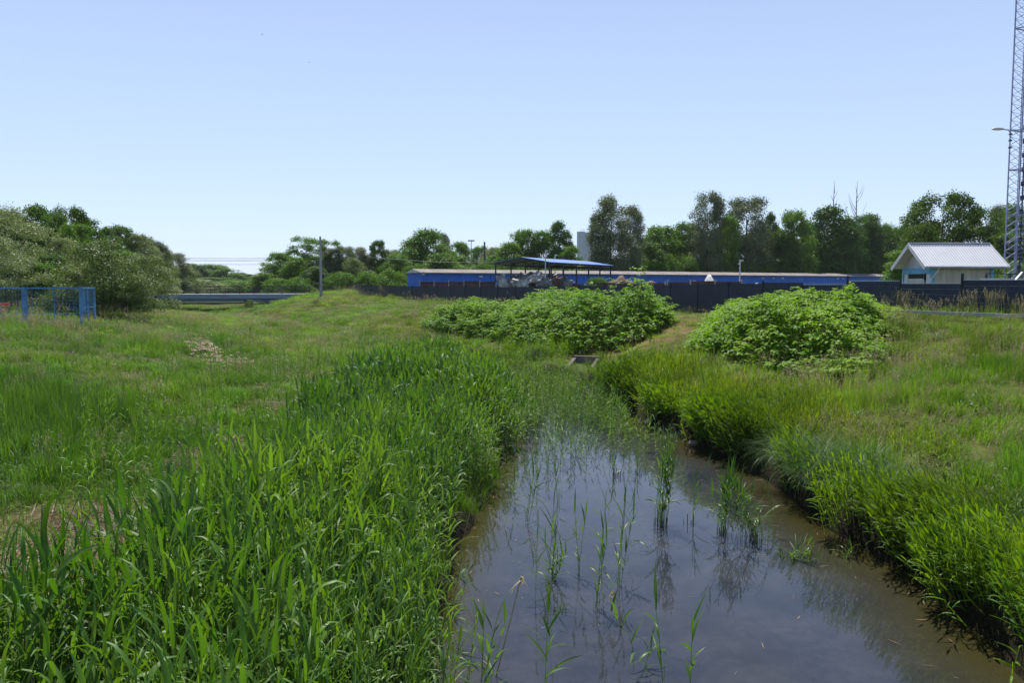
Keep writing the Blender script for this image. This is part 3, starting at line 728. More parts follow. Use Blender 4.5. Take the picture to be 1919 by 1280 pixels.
# left-bank clumps outside the bed: fresh reed shoots in the litter, tall dark irises at far left
def clump_pts(lst):
    X = []; 
    for px, py, z, r, n in lst:
        p = at_z(px, py, z); X.append(np.stack([rng.normal(p[0], r, n), rng.normal(p[1], r*1.3, n)], 1))
    X = np.concatenate(X); return X
X = clump_pts([(60,800,1.1,1.5,260),(20,760,1.3,1.2,130),(110,790,.95,.8,100)])
z = terrain(X[:, 0], X[:, 1])
flag = [grass_mesh('flag_leaves', 16, .12, .95, .026, .5, 5, fold=.3, out=.3, mats=[M['reed'], M['reed']]) for _ in range(3)]
scatter('flag_leaf_clumps', np.column_stack([X, z]), flag, rng.normal(.8, .12, len(X)), .08, np.tile([.75, .85, .9], (len(X), 1)), 'dark broad bladed clump among the meadow at the far left')
X = clump_pts([(400,800,.5,1.6,110),(300,870,.5,2.0,70),(200,900,.5,1.5,50),(480,720,.5,2,120),(560,700,.45,1.5,120),(60,990,.5,.9,16),(150,1040,.5,1.0,40),(720,655,.5,3,200),(540,690,.5,2.5,60),(760,640,.5,2.5,160)])
z = terrain(X[:, 0], X[:, 1])
scatter('scattered_reeds', np.column_stack([X, z]), reeds, rng.normal(.55, .12, len(X)), .1, reed_tint(X[:, 0], X[:, 1]), 'loose young reeds sprouting between reed bed and meadow')
# reeds standing in shallow water upstream
SH = np.array([at_z(a, b, 0)[:2] for a, b in [(930,700),(1010,702),(1080,725),(1130,750),(1180,782),(1170,830),(1090,800),(1010,800),(980,830),(950,800),(935,750)]])
x, y = sample_poly(SH, 30); k = rng.random(len(x)) < .35 + .8 * vnoise(x, y, 1.2, 91); x, y = x[k], y[k]
tt = reed_tint(x, y) * np.array([1.1, 1.0, 1.2])
scatter('shallow_water_reeds', np.stack([x, y, np.full(len(x), -.1)], 1), reeds, rng.normal(.55, .12, len(x)), .25, tt, 'thin reeds growing through the shallow upper stream')
x, y = sample_poly(np.array([at_z(a, b, 0)[:2] for a, b in [(975,800),(1180,790),(1260,840),(1230,870),(1120,860),(1040,900),(990,960),(920,1000),(960,880)]]), 9)
k = rng.random(len(x)) < vnoise(x, y, .9, 92)**1.3 * 1.3; x, y = x[k], y[k]
scatter('sparse_water_reeds', np.stack([x, y, np.full(len(x), -.15)], 1), reeds[:5], rng.normal(.5, .1, len(x)), .2, reed_tint(x, y), 'sparse reed shoots rising from open water')
# sedge tussocks on the right bank
tus = [grass_mesh('sedge_tussock', 900, .30, 1.15, .011, 2.4, 7, out=.85, mats=[M['tussock'], M['tussock']]) for _ in range(2)]
TUS = [(1555,885,.5,1.05,'drooping sedge tussock between the bend and the largest tussock'),(1540,925,.35,1.0,'low drooping sedge tussock dipping its blades into the water'),(1490,875,.5,1.15,'bright drooping sedge tussock at the bend of the right bank'),(1605,912,.55,1.2,'large drooping sedge tussock on the right bank with pale shining blades'),(1660,950,.5,1.05,'sedge tussock leaning over the darkest bank shadow'),
       (1250,790,.5,.95,'tall upright sedge tussock near the broken bank right of the outlet'),(1010,672,.5,1.2,'rounded grass tussock in front of the left thicket')]
for i, (px, py, z, s, lb) in enumerate(TUS):
    p = at_z(px, py, z); p[2] = float(terrain(p[0], p[1])[0])
    o = link('sedge_tussock', tus[i % 2], loc=p, rz=i * 1.3); o.scale = (s, s, s * .9)
    set_tags(o, lb, 'grass tussock', 'sedge tussocks on the banks')
# bright grass mound by the outlet and far patches
mounds = [(930,668,.4,1.0),(960,672,.4,1.0),(1000,676,.4,1.0),(1040,676,.4,.8),(1060,668,.5,.8),(900,664,.4,1.2),(1150,700,.5,.9),(1200,735,.5,1.0),(1180,715,.6,1.0),(1330,790,.5,1.2),(1380,800,.6,1.2)]
X = clump_pts([(a, b, z, r*.8, 22) for a, b, z, r in mounds]); z = terrain(X[:, 0], X[:, 1]); k = (poly_sd(WP, X[:, 0], X[:, 1]) > .05) & ~((np.abs(X[:, 0] - OPX) < 1.3) & (X[:, 1] > OPY - 3.0) & (X[:, 1] < OPY + 1)); X = X[k]; z = z[k]
scatter('lush_grass_mounds', np.column_stack([X, z]), canary_far, rng.normal(.95, .15, len(X)), .15, np.tile([.95, 1.05, .7], (len(X), 1)), 'rounded lush grass mounds beside the concrete outlet')

# ------------------------------------------------------------------ litter, flowers
def litter(name, pts, n_each, mat, ln, w, label, zoff=.02):
    P = []
    for a, b, z, r in pts:
        p = at_z(a, b, z); n = int(n_each * r * r); P.append(np.stack([rng.normal(p[0], r*.6, n), rng.normal(p[1], r*.6, n)], 1))
    P = np.concatenate(P); n = len(P); zz = terrain(P[:, 0], P[:, 1]) + zoff + rnd(0, .05, n)
    V, F = ribbons(np.column_stack([P, zz]), rnd(0, 2*PI, n), rng.normal(.0, .2, n), rng.normal(0, .5, n), rnd(*ln, n), rnd(*w, n), segs=2, prof='leaf')
    o = link(name, mesh_np(name, V, F, mat, True)); set_tags(o, label, kind='stuff'); return o
litter('dead_reed_litter', LIT, 420, M['litter'], (.08, .4), (.008, .03), 'brown dead reed litter on bare ground behind the reed bed')
litter('bleached_reed_straw', LIT, 55, M['dry'], (.06, .3), (.006, .022), 'bleached straw fragments lying on the litter', .05)

def petals(name, pts, n_each, mat, size, hgt, label, rad=.25):
    P = []
    for a, b, z, r in pts:
        p = at_z(a, b, z)
        for _ in range(n_each):
            c = np.array([rng.normal(p[0], r*.5), rng.normal(p[1], r*.8)]); m = 14
            q = c + rng.normal(0, .05, (m, 2)); P.append(np.column_stack([q, np.full(m, float(terrain(c[0], c[1])[0]) + rng.uniform(*hgt)) + rng.normal(0, .015, m)]))
    P = np.concatenate(P); n = len(P)
    V, F = ribbons(P, rnd(0, 2*PI, n), rnd(-.3, .9, n), .2, rnd(size*.6, size*1.3, n), size, segs=2, prof='leaf')
    o = link(name, mesh_np(name, V, F, mat, True)); set_tags(o, label, kind='stuff'); return o
petals('pink_flower_patch', [(370,655,1.25,.8),(385,665,1.15,.8),(400,678,1.0,.8),(415,690,.9,.8),(440,690,.8,.7),(395,662,1.15,.6)], 18, M['pink'], .05, (.25, .55), 'patch of pale pink wildflowers on the left meadow')
petals('yellow_flowers', [(460,612,.8,1.2),(150,620,2.2,1.2),(200,625,2.1,1.0),(330,640,1.3,1.0)], 5, M['yellow'], .03, (.35, .5), 'tiny yellow flowers dotted in the grass')

# ------------------------------------------------------------------ knotweed thickets
def leafcards(P, az, el, L_, W_):
    """broad heart-shaped leaf, folded along the midrib: 6 verts, 4 quads/tris"""
    n = len(P)
    t = np.array([(0,0,0),(.28,.5,.07),(.62,.38,.04),(1,0,-.12),(.62,-.38,.04),(.28,-.5,.07),(.45,0,0)])
    D = np.stack([np.cos(el)*np.cos(az), np.cos(el)*np.sin(az), np.sin(el)], 1)
    S = np.stack([-np.sin(az), np.cos(az), np.zeros(n)], 1); S = S + rng.normal(0, .25, (n, 3)); S /= np.linalg.norm(S, axis=1)[:, None]
    U = np.cross(D, S)
    V = P[:, None] + L_[:, None, None]*t[None, :, 0:1]*D[:, None] + W_[:, None, None]*t[None, :, 1:2]*S[:, None] + L_[:, None, None]*t[None, :, 2:3]*U[:, None]
    F = np.array([(0,6,2,1),(6,3,3,2),(0,5,4,6),(6,4,3,3)])
    Fq = np.array([(0,6,2,1),(0,5,4,6)]); Ft = np.array([(6,3,2),(6,4,3)])
    off = np.arange(n)[:, None, None]*7
    return V.reshape(-1, 3), [(off + Fq[None]).reshape(-1, 4), (off + Ft[None]).reshape(-1, 3)]
def thicket(name, poly, dens, H0, leaf, label, hf=None):
    x, y = sample_poly(poly, dens); sd = poly_sd(poly, x, y)
    z = terrain(x, y)
    bump = smooth01(smooth01(vnoise(x, y, 3.0, 55)))*.55 + smooth01(smooth01(vnoise(x, y, 1.3, 56)))*.45
    H = H0 * (.42 + .58 * smooth01(-sd / 1.5)) * (.38 + .92 * bump) * rng.normal(1, .11, len(x))
    if hf is not None: H *= hf(x, y)
    root = empty(name, (float(poly[:, 0].mean()), float(poly[:, 1].mean()), float(terrain(poly[:, 0].mean(), poly[:, 1].mean())[0])))
    set_tags(root, label, 'shrub thicket', 'knotweed thickets on the slope')
    o0 = np.array(root.location)
    LP, LA, LE, LL, LW = [], [], [], [], []; st = Bag()
    n = len(x)
    for b in range(4):           # four arching side shoots per cane
        az = rnd(0, 2*PI, n); t0 = rnd(.45, .98, n) if b else np.ones(n)
        P0 = np.stack([x, y, z + H*t0*.93], 1); ln = rnd(.3, .65, n); e0 = rnd(.1, .9, n)
        m = 9
        for j in range(m):
            s = (j + .5)/m
            q = P0 + np.stack([np.cos(az)*ln*s, np.sin(az)*ln*s, ln*(np.sin(e0)*s - .55*s*s)], 1) + rng.normal(0, .02, (n, 3))
            LP.append(q); LA.append(az + (1 if j % 2 else -1)*rnd(.5, 1.2, n)); LE.append(rnd(-.55, .25, n)); LL.append(leaf*rnd(.65, 1.15, n)*(1 - .35*s)); LW.append(leaf*.72*rnd(.7, 1.1, n)*(1 - .35*s))
    # lower curtain on the rim
    k = sd > -1.3
    for _ in range(12):
        xx, yy, zz, hh = x[k], y[k], z[k], H[k]; m = len(xx)
        LP.append(np.stack([xx + rng.normal(0, .2, m), yy + rng.normal(0, .2, m), zz + hh*rnd(.15, .9, m)], 1)); LA.append(rnd(0, 2*PI, m)); LE.append(rnd(-.8, .2, m)); LL.append(leaf*rnd(.6, 1.1, m)); LW.append(leaf*.7*rnd(.7, 1.1, m))
    P = np.concatenate(LP) - o0
    V, F = leafcards(P, np.concatenate(LA), np.concatenate(LE), np.concatenate(LL), np.concatenate(LW))
    lo = link('leaves', mesh_np('leaves', V, F, M['knot'], False), root); lo['kind'] = 'stuff'
    V, F = ribbons(np.stack([x, y, z - .05], 1) - o0, rnd(0, 2*PI, n), PI/2 - .08, .15, H, .02, segs=2, prof='flat')
    s_ = link('stems', mesh_np('stems', V, F, M['knot_stem'], True), root); s_['kind'] = 'stuff'
    print(name, n, len(P))
    return root
thicket('knotweed_thicket', TH_L, 8, 1.95, .22, 'wide dense knotweed thicket below the dark fence left of the sandy path', lambda x, y: np.interp(y, [36, 48, 62], [1.3, .92, .85]))
thicket('knotweed_thicket', TH_R, 11, 1.45, .20, 'smaller rounded bright knotweed thicket right of the sandy path', lambda x, y: np.interp(y, [25, 38], [1.2, .66]))
# leafy weeds and docks scattered through the left meadow
def weed_mesh():
    B_ = []; n = 26; P = np.column_stack([rng.normal(0, .13, (n, 2)), rnd(.08, .5, n)])
    V, F = leafcards(P, rnd(0, 2*PI, n), rnd(-.3, .7, n), rnd(.07, .16, n), rnd(.035, .08, n))
    return mesh_np('meadow_weed', V, F, M['weed'], False)
M['weed'] = leafmat('weed_leaf', (.04, .10, .018), (.08, .15, .03), trans=.35, rough=.55, spec=.25)
weeds = [weed_mesh() for _ in range(4)]
x, y = sample_poly(np.array([(-32, 6), (-40, 50), (-22, 70), (-6, 46), (-3, 22), (-6, 10)]), 1.3); k = in_view(x, y) & (rng.random(len(x)) < vnoise(x, y, 4, 66)**2*1.8) & (poly_sd(RB, x, y) > .3); x, y = x[k], y[k]
scatter('meadow_weeds', np.stack([x, y, terrain(x, y)], 1), weeds, rng.uniform(.45, .9, len(x)), .1, None, 'leafy dark green weeds scattered through the left meadow')
x, y = sample_poly(np.array([(7, 12), (8, 24), (12, 32), (18, 28), (22, 14), (14, 10)]), .8); k = in_view(x, y) & (rng.random(len(x)) < vnoise(x, y, 3, 67)**2*1.5); x, y = x[k], y[k]
scatter('slope_weeds', np.stack([x, y, terrain(x, y)], 1), weeds, rng.uniform(.6, 1.1, len(x)), .1, None, 'leafy weeds scattered through the right slope')
# last year's dead canes in the reed bed
x, y = sample_poly(RB, 3.0); k = in_view(x, y, 1.2); x, y = x[k], y[k]; n = len(x)
V, F = ribbons(np.stack([x, y, terrain(x, y)], 1), rnd(0, 2*PI, n), rnd(.7, 1.5, n), rnd(0, .6, n), rnd(.5, 1.3, n), .012, segs=4, prof='flat')
set_tags(link('dead_canes', mesh_np('dead_canes', V, F, M['dry'], True)), 'bleached dead canes caught among the green reeds', kind='stuff')
# leaves and straw afloat
wx_ = rnd(-1.5, 6.5, 900); wy_ = rnd(6, 26, 900); sdw = poly_sd(WP, wx_, wy_); k = (sdw < -.05) & (rng.random(900) < np.clip(.25 + (sdw + 1.2), .06, 1)); wx_, wy_ = wx_[k], wy_[k]; n = len(wx_)
V, F = ribbons(np.column_stack([wx_, wy_, np.full(n, .006)]), rnd(0, 2*PI, n), 0.0, 0.0, rnd(.03, .22, n), rnd(.006, .02, n), segs=2, prof='leaf')
set_tags(link('floating_debris', mesh_np('floating_debris', V, F, M['litter'], False)), 'small dead leaves and straw floating along the water edges', kind='stuff')
# small yellowish weeds in front of the path
TH_S = np.array([at_z(*a)[:2] for a in [(1170,672,.9),(1230,682,.9),(1300,690,1.2),(1300,668,1.6),(1240,660,1.4),(1190,660,1.1)]])
thicket('low_knotweed_patch', TH_S, 9, .45, .11, 'low yellow green knotweed regrowth at the foot of the sandy path')

# ------------------------------------------------------------------ single water plants
def dry_mesh(n, h, w, name='stubble'):
    B = Bag(); P = np.column_stack([rng.normal(0, .06, (n, 2)), np.full(n, -.1)])
    B.add(ribbons(P, rnd(0, 2*PI, n), PI/2 - rnd(0, .25, n), .2, rnd(h*.5, h, n), w, segs=2, prof='flat')); return B
REDB = surf('wet_reed_base', (.10, .035, .025), .6, var=.4, scale=20)
def water_clump(px, py, toppy, nst, spread, lean, laz, label, stub=0, droop=.8, leafw=.022):
    p = at_z(px, py, 0.0); H = (py - toppy) / FPX * np.hypot(p[1], EYE) * 1.05
    root = empty('reed_clump', (p[0], p[1], 0)); set_tags(root, label, 'reed clump', 'reeds standing in the water')
    B = Bag(); S = Bag()
    for i in range(nst):
        h = H * rng.uniform(.7, 1.0); b = np.array([[*rng.normal(0, spread, 2), -.12]])
        la = laz + rng.normal(0, .5); V, F = ribbons(b, la, PI/2 - lean*rng.uniform(.5, 1.2), lean*.7, h, .009, segs=5, prof='flat'); S.add((V, F))
        V2, F2 = ribbons(b, la + PI/2, PI/2, 0, h*.35, .008, segs=2, prof='flat'); S.add((V2, F2))
        cen = V.reshape(6, 2, 3).mean(1); m = int(rng.integers(5, 8)); t = np.linspace(.3, 1, m)
        pos = np.array([[np.interp(tt*5, range(6), cen[:, j]) for j in range(3)] for tt in t])
        az = (np.arange(m) % 2)*PI + rng.uniform(0, PI) + rng.normal(0, .5, m)
        bd = np.interp(t, [0, .7, 1], [1.8, 1.4, .4])*rng.uniform(.3, 1.2, m)*droop
        B.add(ribbons(pos, az, np.interp(t, [0, .6, 1], [.6, .9, 1.35]) + rng.normal(0, .15, m), bd, rng.uniform(.22, .44, m)*(.7 + H*.3), leafw*rng.uniform(.8, 1.3, m), segs=6, fold=.3, prof='leaf', twist=rng.normal(0, .6, m)))
    link('leaves', B.mesh('leaves', [M['reed1']]), root)['kind'] = 'stuff'
    link('canes', S.mesh('canes', [M['reed1']]), root)
    if stub:
        D = dry_mesh(stub, .28, .012); link('stubble', D.mesh('stubble', [REDB]), root)['kind'] = 'stuff'
    return root
M['reed1'] = leafmat('water_reed', (.05, .12, .014), (.11, .20, .03), trans=.4, rough=.42, spec=.45)
for a in [
    (1240,985,832,18,.08,.10,.5,'tall narrow reed clump on bare dark stems in open water',16),
    (1297,982,880,2,.02,.12,1.5,'slender lone reed with a reddish foot beside the tall narrow clump',6),
    (1352,1000,885,12,.10,.18,.3,'left part of the wide leaning clump with brown stubble at its foot',20,),
    (1412,1010,875,24,.17,.4,2.6,'broad reed clump leaning left over its own reflection',16),
    (1468,1045,975,5,.06,1.0,-.6,'low reeds collapsing onto the water at the right end of the broad clump',4),
    (1583,1048,1010,2,.02,.7,.6,'tiny sprig rising alone from the brown water near the right bank',0),
    (1155,893,850,2,.03,.2,1,'short dark stubble tuft with an old cane at the upper pond',16),
    (1196,890,850,2,.03,.2,1,'second dark stubble tuft nearest to the tall narrow clump',12),
    (1245,1290,1062,1,.01,.10,2.2,'tallest foreground reed with long horizontal leaves in the water',0,1.0,.03),
    (1212,1265,1110,1,.01,.5,3.0,'foreground reed leaning left beside the tallest foreground reed',0,1.1,.03),
    (1296,1300,1130,1,.01,.05,1.0,'upright reed shoot nearest to the bottom edge right of centre',0,.5,.03),
    (1020,1300,1130,2,.03,.06,.3,'pair of bright upright reed shoots at the bottom edge of the pond',0,.5,.03),
    (905,1300,1150,3,.05,.2,.6,'reed shoots in front of the left reed bed at the bottom edge',0,.6,.035),
    (1035,1085,1010,7,.06,.25,1.2,'small bushy green reed tuft in the middle of the pond',0,.9),
    (1003,1130,1000,1,.01,.05,1.0,'thin reed between the bent straw and the bushy tuft',0,.6),
    (1025,1130,935,2,.02,.08,.5,'very thin reed pair rising behind the bushy tuft',0),
    (1082,1080,960,2,.03,.1,2.0,'thin drooping reeds left of the pond centre',0,1.3),
    (1120,1145,985,3,.04,.2,.4,'tangle of thin reeds with hanging leaves at the pond centre',0,1.3),
    (1128,1060,905,2,.03,.1,.4,'tall thin reeds with sparse leaves behind the centre tangle',0),
    (1160,1100,925,3,.03,.22,.5,'three slim reeds leaning right near the pond centre',0,.9),
    (1170,1010,900,1,.01,.1,.6,'lone thin reed behind the three slim reeds',0),
    (1050,940,850,2,.03,.15,2.5,'small reed pair in front of the shallow upper reeds',0),
    (985,975,880,4,.05,.2,.4,'reed tuft standing just off the left reed bed',0),
    (1200,1255,1200,1,.01,.6,1.4,'short bent shoot beside the leaning foreground reed',0,1.2)]:
    water_clump(*a[:9], **({'droop': a[9]} if len(a) > 9 else {}), **({'leafw': a[10]} if len(a) > 10 else {}))
def straw(px, py, topx, topy, label):
    a = at_z(px, py, 0); b = at_y(topx, topy, a[1] + .2)
    root = empty('broken_reed', a); set_tags(root, label, 'broken reed', 'broken dry reeds in the water')
    V = MB().tube([(0, 0, -.1), (b - a)*.5 + [.02, 0, .03], b - a], .009, 6); V.build('cane', M['dry'], root)
    m = 8; P = np.tile(b - a, (m, 1)) + rng.normal(0, .015, (m, 3))
    F = ribbons(P, rng.normal(2.6, .8, m), rnd(-1.3, -.7, m), rnd(0, .5, m), rnd(.12, .34, m), rnd(.012, .026, m), segs=5, fold=.2, prof='leaf', twist=rng.normal(0, .6, m))
    B = Bag(); B.add(F); link('dry_leaf', B.mesh('dry_leaf', [M['dry2']]), root)
M['dry2'] = leafmat('bleached_leaf', (.45, .36, .22), (.75, .66, .46), trans=.2, rough=.6, spec=.2)
straw(925, 1270, 977, 1082, 'bent dead reed with pale straw leaves and a long brown cane')
straw(1165, 1175, 1150, 1108, 'short snapped reed with a bleached tuft right of the bent one')

# ------------------------------------------------------------------ concrete outlet and bank stones
OP = at_z(1092, 690, .45)
def outlet():
    root = empty('concrete_outlet', OP, R(-24)); root.scale = (.9, .9, .9); set_tags(root, 'weathered concrete outlet box set into the grass at the foot of the sandy path', 'culvert outlet')
    m = MB()
    for sx in (-.62, .62):     # cheek walls falling towards the stream
        V = [(sx-.09,-.75,-.4),(sx+.09,-.75,-.4),(sx+.09,.7,-.4),(sx-.09,.7,-.4),(sx-.09,-.75,.0),(sx+.09,-.75,.0),(sx+.09,.7,.52),(sx-.09,.7,.52)]
        w = MB().add(V, [(0,3,2,1),(4,5,6,7),(0,1,5,4),(1,2,6,5),(2,3,7,6),(3,0,4,7)]); w.build('cheek_wall', M['culvert'], root)
    MB().box((0, .68, .08), (1.42, .2, .95)).build('head_wall', M['culvert'], root)
    MB().box((0, -.1, -.32), (1.05, 1.3, .1)).build('floor_slab', M['conc_dark'], root)
outlet()
def rock_mesh(s):
    k = 7; V = []; 
    for i in range(1, 5):
        for j in range(k):
            th = PI*i/5; ph = 2*PI*j/k; r = rng.uniform(.8, 1.1)
            V.append((r*math.sin(th)*math.cos(ph), r*math.sin(th)*math.sin(ph)*.8, r*math.cos(th)*.55))
    V += [(0,0,.55),(0,0,-.5)]; F = []
    for i in range(3):
        for j in range(k): a = i*k + j; b = i*k + (j+1) % k; F.append((a, a+k, b+k, b))
    m = MB(); m.add(np.array(V)*s, F + [(28, j, (j+1) % k) for j in range(k)] + [(29, 21+(j+1) % k, 21+j) for j in range(k)]); return m
for px, py, s, lb in [(1072,722,.30,'flat pale stone at the waterline below the outlet'),(1092,729,.2,'small stone beside the flat pale stone'),(1050,716,.22,'dark wet stone left of the flat pale stone'),(1250,800,.25,'muddy stone below the upright sedge tussock'),
                      (1215,792,.2,'small muddy stone on the right bank edge'),(1300,832,.18,'pale stone at the foot of the right bank grass')]:
    p = at_z(px, py, .05); set_tags(rock_mesh(s).build('bank_stone', M['stone'], loc=p, rz=rng.uniform(0, 6), smooth=False), lb, 'stone', 'stones on the bank')

# ------------------------------------------------------------------ dark fence
def poly_pts(P, step):
    out = []; P = [np.array(p, float) for p in P]; carry = 0
    for a, b in zip(P[:-1], P[1:]):
        L_ = np.linalg.norm(b - a); n = max(1, round(L_/step))
        out += [a + (b - a)*i/n for i in range(n)]
    out.append(P[-1]); return out
def top_z(y): return float(np.interp(y, [14, 31, 37, 48, 60, 71, 85, 102, 150], [4.45, 4.42, 4.38, 4.22, 4.1, 3.95, 3.95, 4.05, 4.05]))
FR = empty('dark_slat_fence', (6.8, 59.1, 2.4)); set_tags(FR, 'long anthracite privacy fence running behind both thickets', 'fence')
FO = np.array(FR.location)
fp = poly_pts(FENCE, 3.1)
panel_cache = {}
for i, (a, b) in enumerate(zip(fp[:-1], fp[1:])):
    L_ = float(np.linalg.norm(b - a)); ang = math.atan2(b[1]-a[1], b[0]-a[0])
    zt = top_z((a[1] + b[1])/2); right = a[1] < 41
    if right: zt = top_z(a[1]) - (.12 if i % 2 else 0)
    H = 1.75
    key = (round(L_, 1), right)
    if key not in panel_cache:
        m = MB(); w = L_ - .09
        ns = 8
        for k in range(ns):     # woven horizontal slats with a shadow gap
            m.box((L_/2, 0, -H + (k + .5)*H/ns), (w, .022, H/ns - .004))
        m.bar((.04, .03, 0), (L_ - .04, .03, 0), .02)
        pm = m.mesh('fence_panel', M['fence'])
        g = MB(); nn = int(w/.11)
        if right:
            for k in range(nn): g.bar((.08 + k*.11, 0, -.02), (.08 + k*.11, 0, .09), .012)
            g.bar((.05, 0, .01), (L_-.05, 0, .01), .018)
        panel_cache[key] = (pm, g.mesh('wire_top', M['galv']) if right else None)
    pm, wt = panel_cache[key]
    po = link('fence_panel', pm, FR, (a[0]-FO[0], a[1]-FO[1], zt-FO[2]), ang)
    if wt: link('wire_top', wt, po)
    pz = zt + (.22 if right and i % 2 == 0 else .06)
    if i == 0 or True:
        MB().box((0, 0, -1.1), (.08, .08, 2.3)).build('fence_post', M['fencepost'], FR, loc=(a[0]-FO[0], a[1]-FO[1], pz-FO[2]), rz=ang)
# plinth strip and kerb slabs seen in the right-hand grass
m = MB(); a = np.array([13.7, 37.6]); b = np.array([19.6, 24.8])
kerb = MB().box((0, 0, 0), (12.5, .12, .12)).build('plinth_slab', M['concrete'], FR, loc=((a+b)[0]/2 - FO[0] - .35, (a+b)[1]/2 - FO[1] - .2, 3.16 - FO[2]), rz=math.atan2(b[1]-a[1], b[0]-a[0]))

# ------------------------------------------------------------------ scrap bays behind the fence
def bay(P, h, label, n, mat='rust', step=2.6, z0=2.5, rail=True):
    P = [np.array(p, float) for p in P]; root = empty('scrap_bay_wall', (P[0][0], P[0][1], z0)); set_tags(root, label, 'yard wall', 'plank bay walls behind the fence')
    for i, p in enumerate(poly_pts(P, step)):
        p = p - P[0]
        MB().box((p[0], p[1], (h + .12)/2), (.14, .14, h + .12)).build('wall_post', M['concrete'], root)
    q = poly_pts(P, step)
    for a, b in zip(q[:-1], q[1:]):
        hh = h + rng.uniform(-.14, .05); aa = a - P[0]; bb = b - P[0]
        for k in range(5):
            MB().bar((*aa, (k+.5)*hh/5), (*bb, (k+.5)*hh/5 + rng.uniform(-.02, .02)), .06, hh/5 - .02).build('plank', M[mat], root)
def uz(px, Y): return ((px-959.5)/FPX*Y/ (cP), Y)
bay([uz(788, 96), uz(930, 88)], 2.05, 'rust brown plank bay wall in front of the left end of the blue shed', 6)
bay([uz(930, 84), uz(1095, 80)], 1.75, 'plank bay wall holding the scrap heap under the open canopy', 6)
bay([uz(1110, 74), uz(1245, 70)], 1.85, 'plank bay wall in front of the overgrown earth heap', 5)
bay([uz(1250, 69), uz(1388, 62)], 1.98, 'tallest plank bay wall below the white peaked heap', 4)
bay([uz(1392, 61), uz(1500, 56)], 1.7, 'low plank bay wall left of the blue gate posts', 3)

def heap(name, px0, px1, topy, Y, mat, label, cat, z0=2.4, rough=.25, kind=None, peak=.5):
    a = np.array(uz(px0, Y)); b = np.array(uz(px1, Y)); zt = at_y((px0+px1)/2, topy, Y)[2]
    n = 22; U, Vv = np.meshgrid(np.linspace(-1, 1, n), np.linspace(-1, 1, 12))
    w = (b-a)[0]/2; r = np.sqrt((U)**2 + Vv**2)
    prof = np.clip(1 - np.abs(U - (peak*2-1))**1.5, 0, 1)*np.clip(1 - Vv**2, 0, 1)
    Z = prof*(zt - z0)*(1 + rough*(vnoise(U*w + 50, Vv*3 + 50, .5, int(px0)) - .5)*1.2)
    X = U*w; Yv = Vv*2.2
    idx = np.arange(n*12).reshape(12, n)
    F = np.stack([idx[:-1,:-1], idx[:-1,1:], idx[1:,1:], idx[1:,:-1]], -1).reshape(-1, 4)
    o = link(name, mesh_np(name, np.stack([X.ravel(), Yv.ravel(), Z.ravel()], 1), F, M[mat], False), loc=((a+b)[0]/2, Y, z0))
    set_tags(o, label, cat, kind=kind); return o
heap('earth_heap', 1100, 1225, 519, 78, 'earth', 'brown dug earth heap with weeds in front of the blue shed', 'earth heap')
heap('earth_heap', 1180, 1260, 526, 75, 'earth', 'lower brown earth heap running right of the weedy one', 'earth heap')
heap('rubble_heap', 1306, 1348, 514, 68, 'white', 'white peaked rubble heap above the tallest plank wall', 'rubble heap', rough=.05)
heap('rubble_heap', 1278, 1318, 525, 69, 'red', 'small reddish rubble heap left of the white peak', 'rubble heap')
heap('rubble_heap', 1405, 1430, 529, 64, 'white', 'low pale rubble heap behind the low plank wall', 'rubble heap')
# crumpled sheets and sacks under the canopy
def crumple(px, py, Y, w, h, mat, name, label, cat, tilt=0.0):
    p = at_y(px, py, Y); n = 7
    U, Vv = np.meshgrid(np.linspace(-1, 1, n), np.linspace(-1, 1, n))
    Z = np.sqrt(np.clip(1.02 - .5*(U**2 + Vv**2), 0, 1)); s = rng.uniform(.75, 1.25, (n, n))
    X = U*w/2*s; Zz = Vv*h/2*s + rng.normal(0, .05, (n, n)); Yv = -(Z - .3)*w*.4*s
    idx = np.arange(n*n).reshape(n, n); F = np.stack([idx[:-1,:-1], idx[:-1,1:], idx[1:,1:], idx[1:,:-1]], -1).reshape(-1, 4)
    V = np.stack([X.ravel(), Yv.ravel(), Zz.ravel()], 1)
    Vb = V.copy(); Vb[:, 1] = -V[:, 1]*.4 + .15
    F2 = F[:, ::-1] + n*n
    rim = list(idx[0]) + list(idx[1:, -1]) + list(idx[-1, -2::-1]) + list(idx[-2:0:-1, 0])
    F3 = np.array([(rim[i], rim[(i+1) % len(rim)], rim[(i+1) % len(rim)] + n*n, rim[i] + n*n) for i in range(len(rim))])
    o = link(name, mesh_np(name, np.concatenate([V, Vb]), np.concatenate([F, F2, F3]), M[mat], False), loc=p)
    o.rotation_euler = (0, tilt, 0); set_tags(o, label, cat, 'scrap heaped under the canopy')
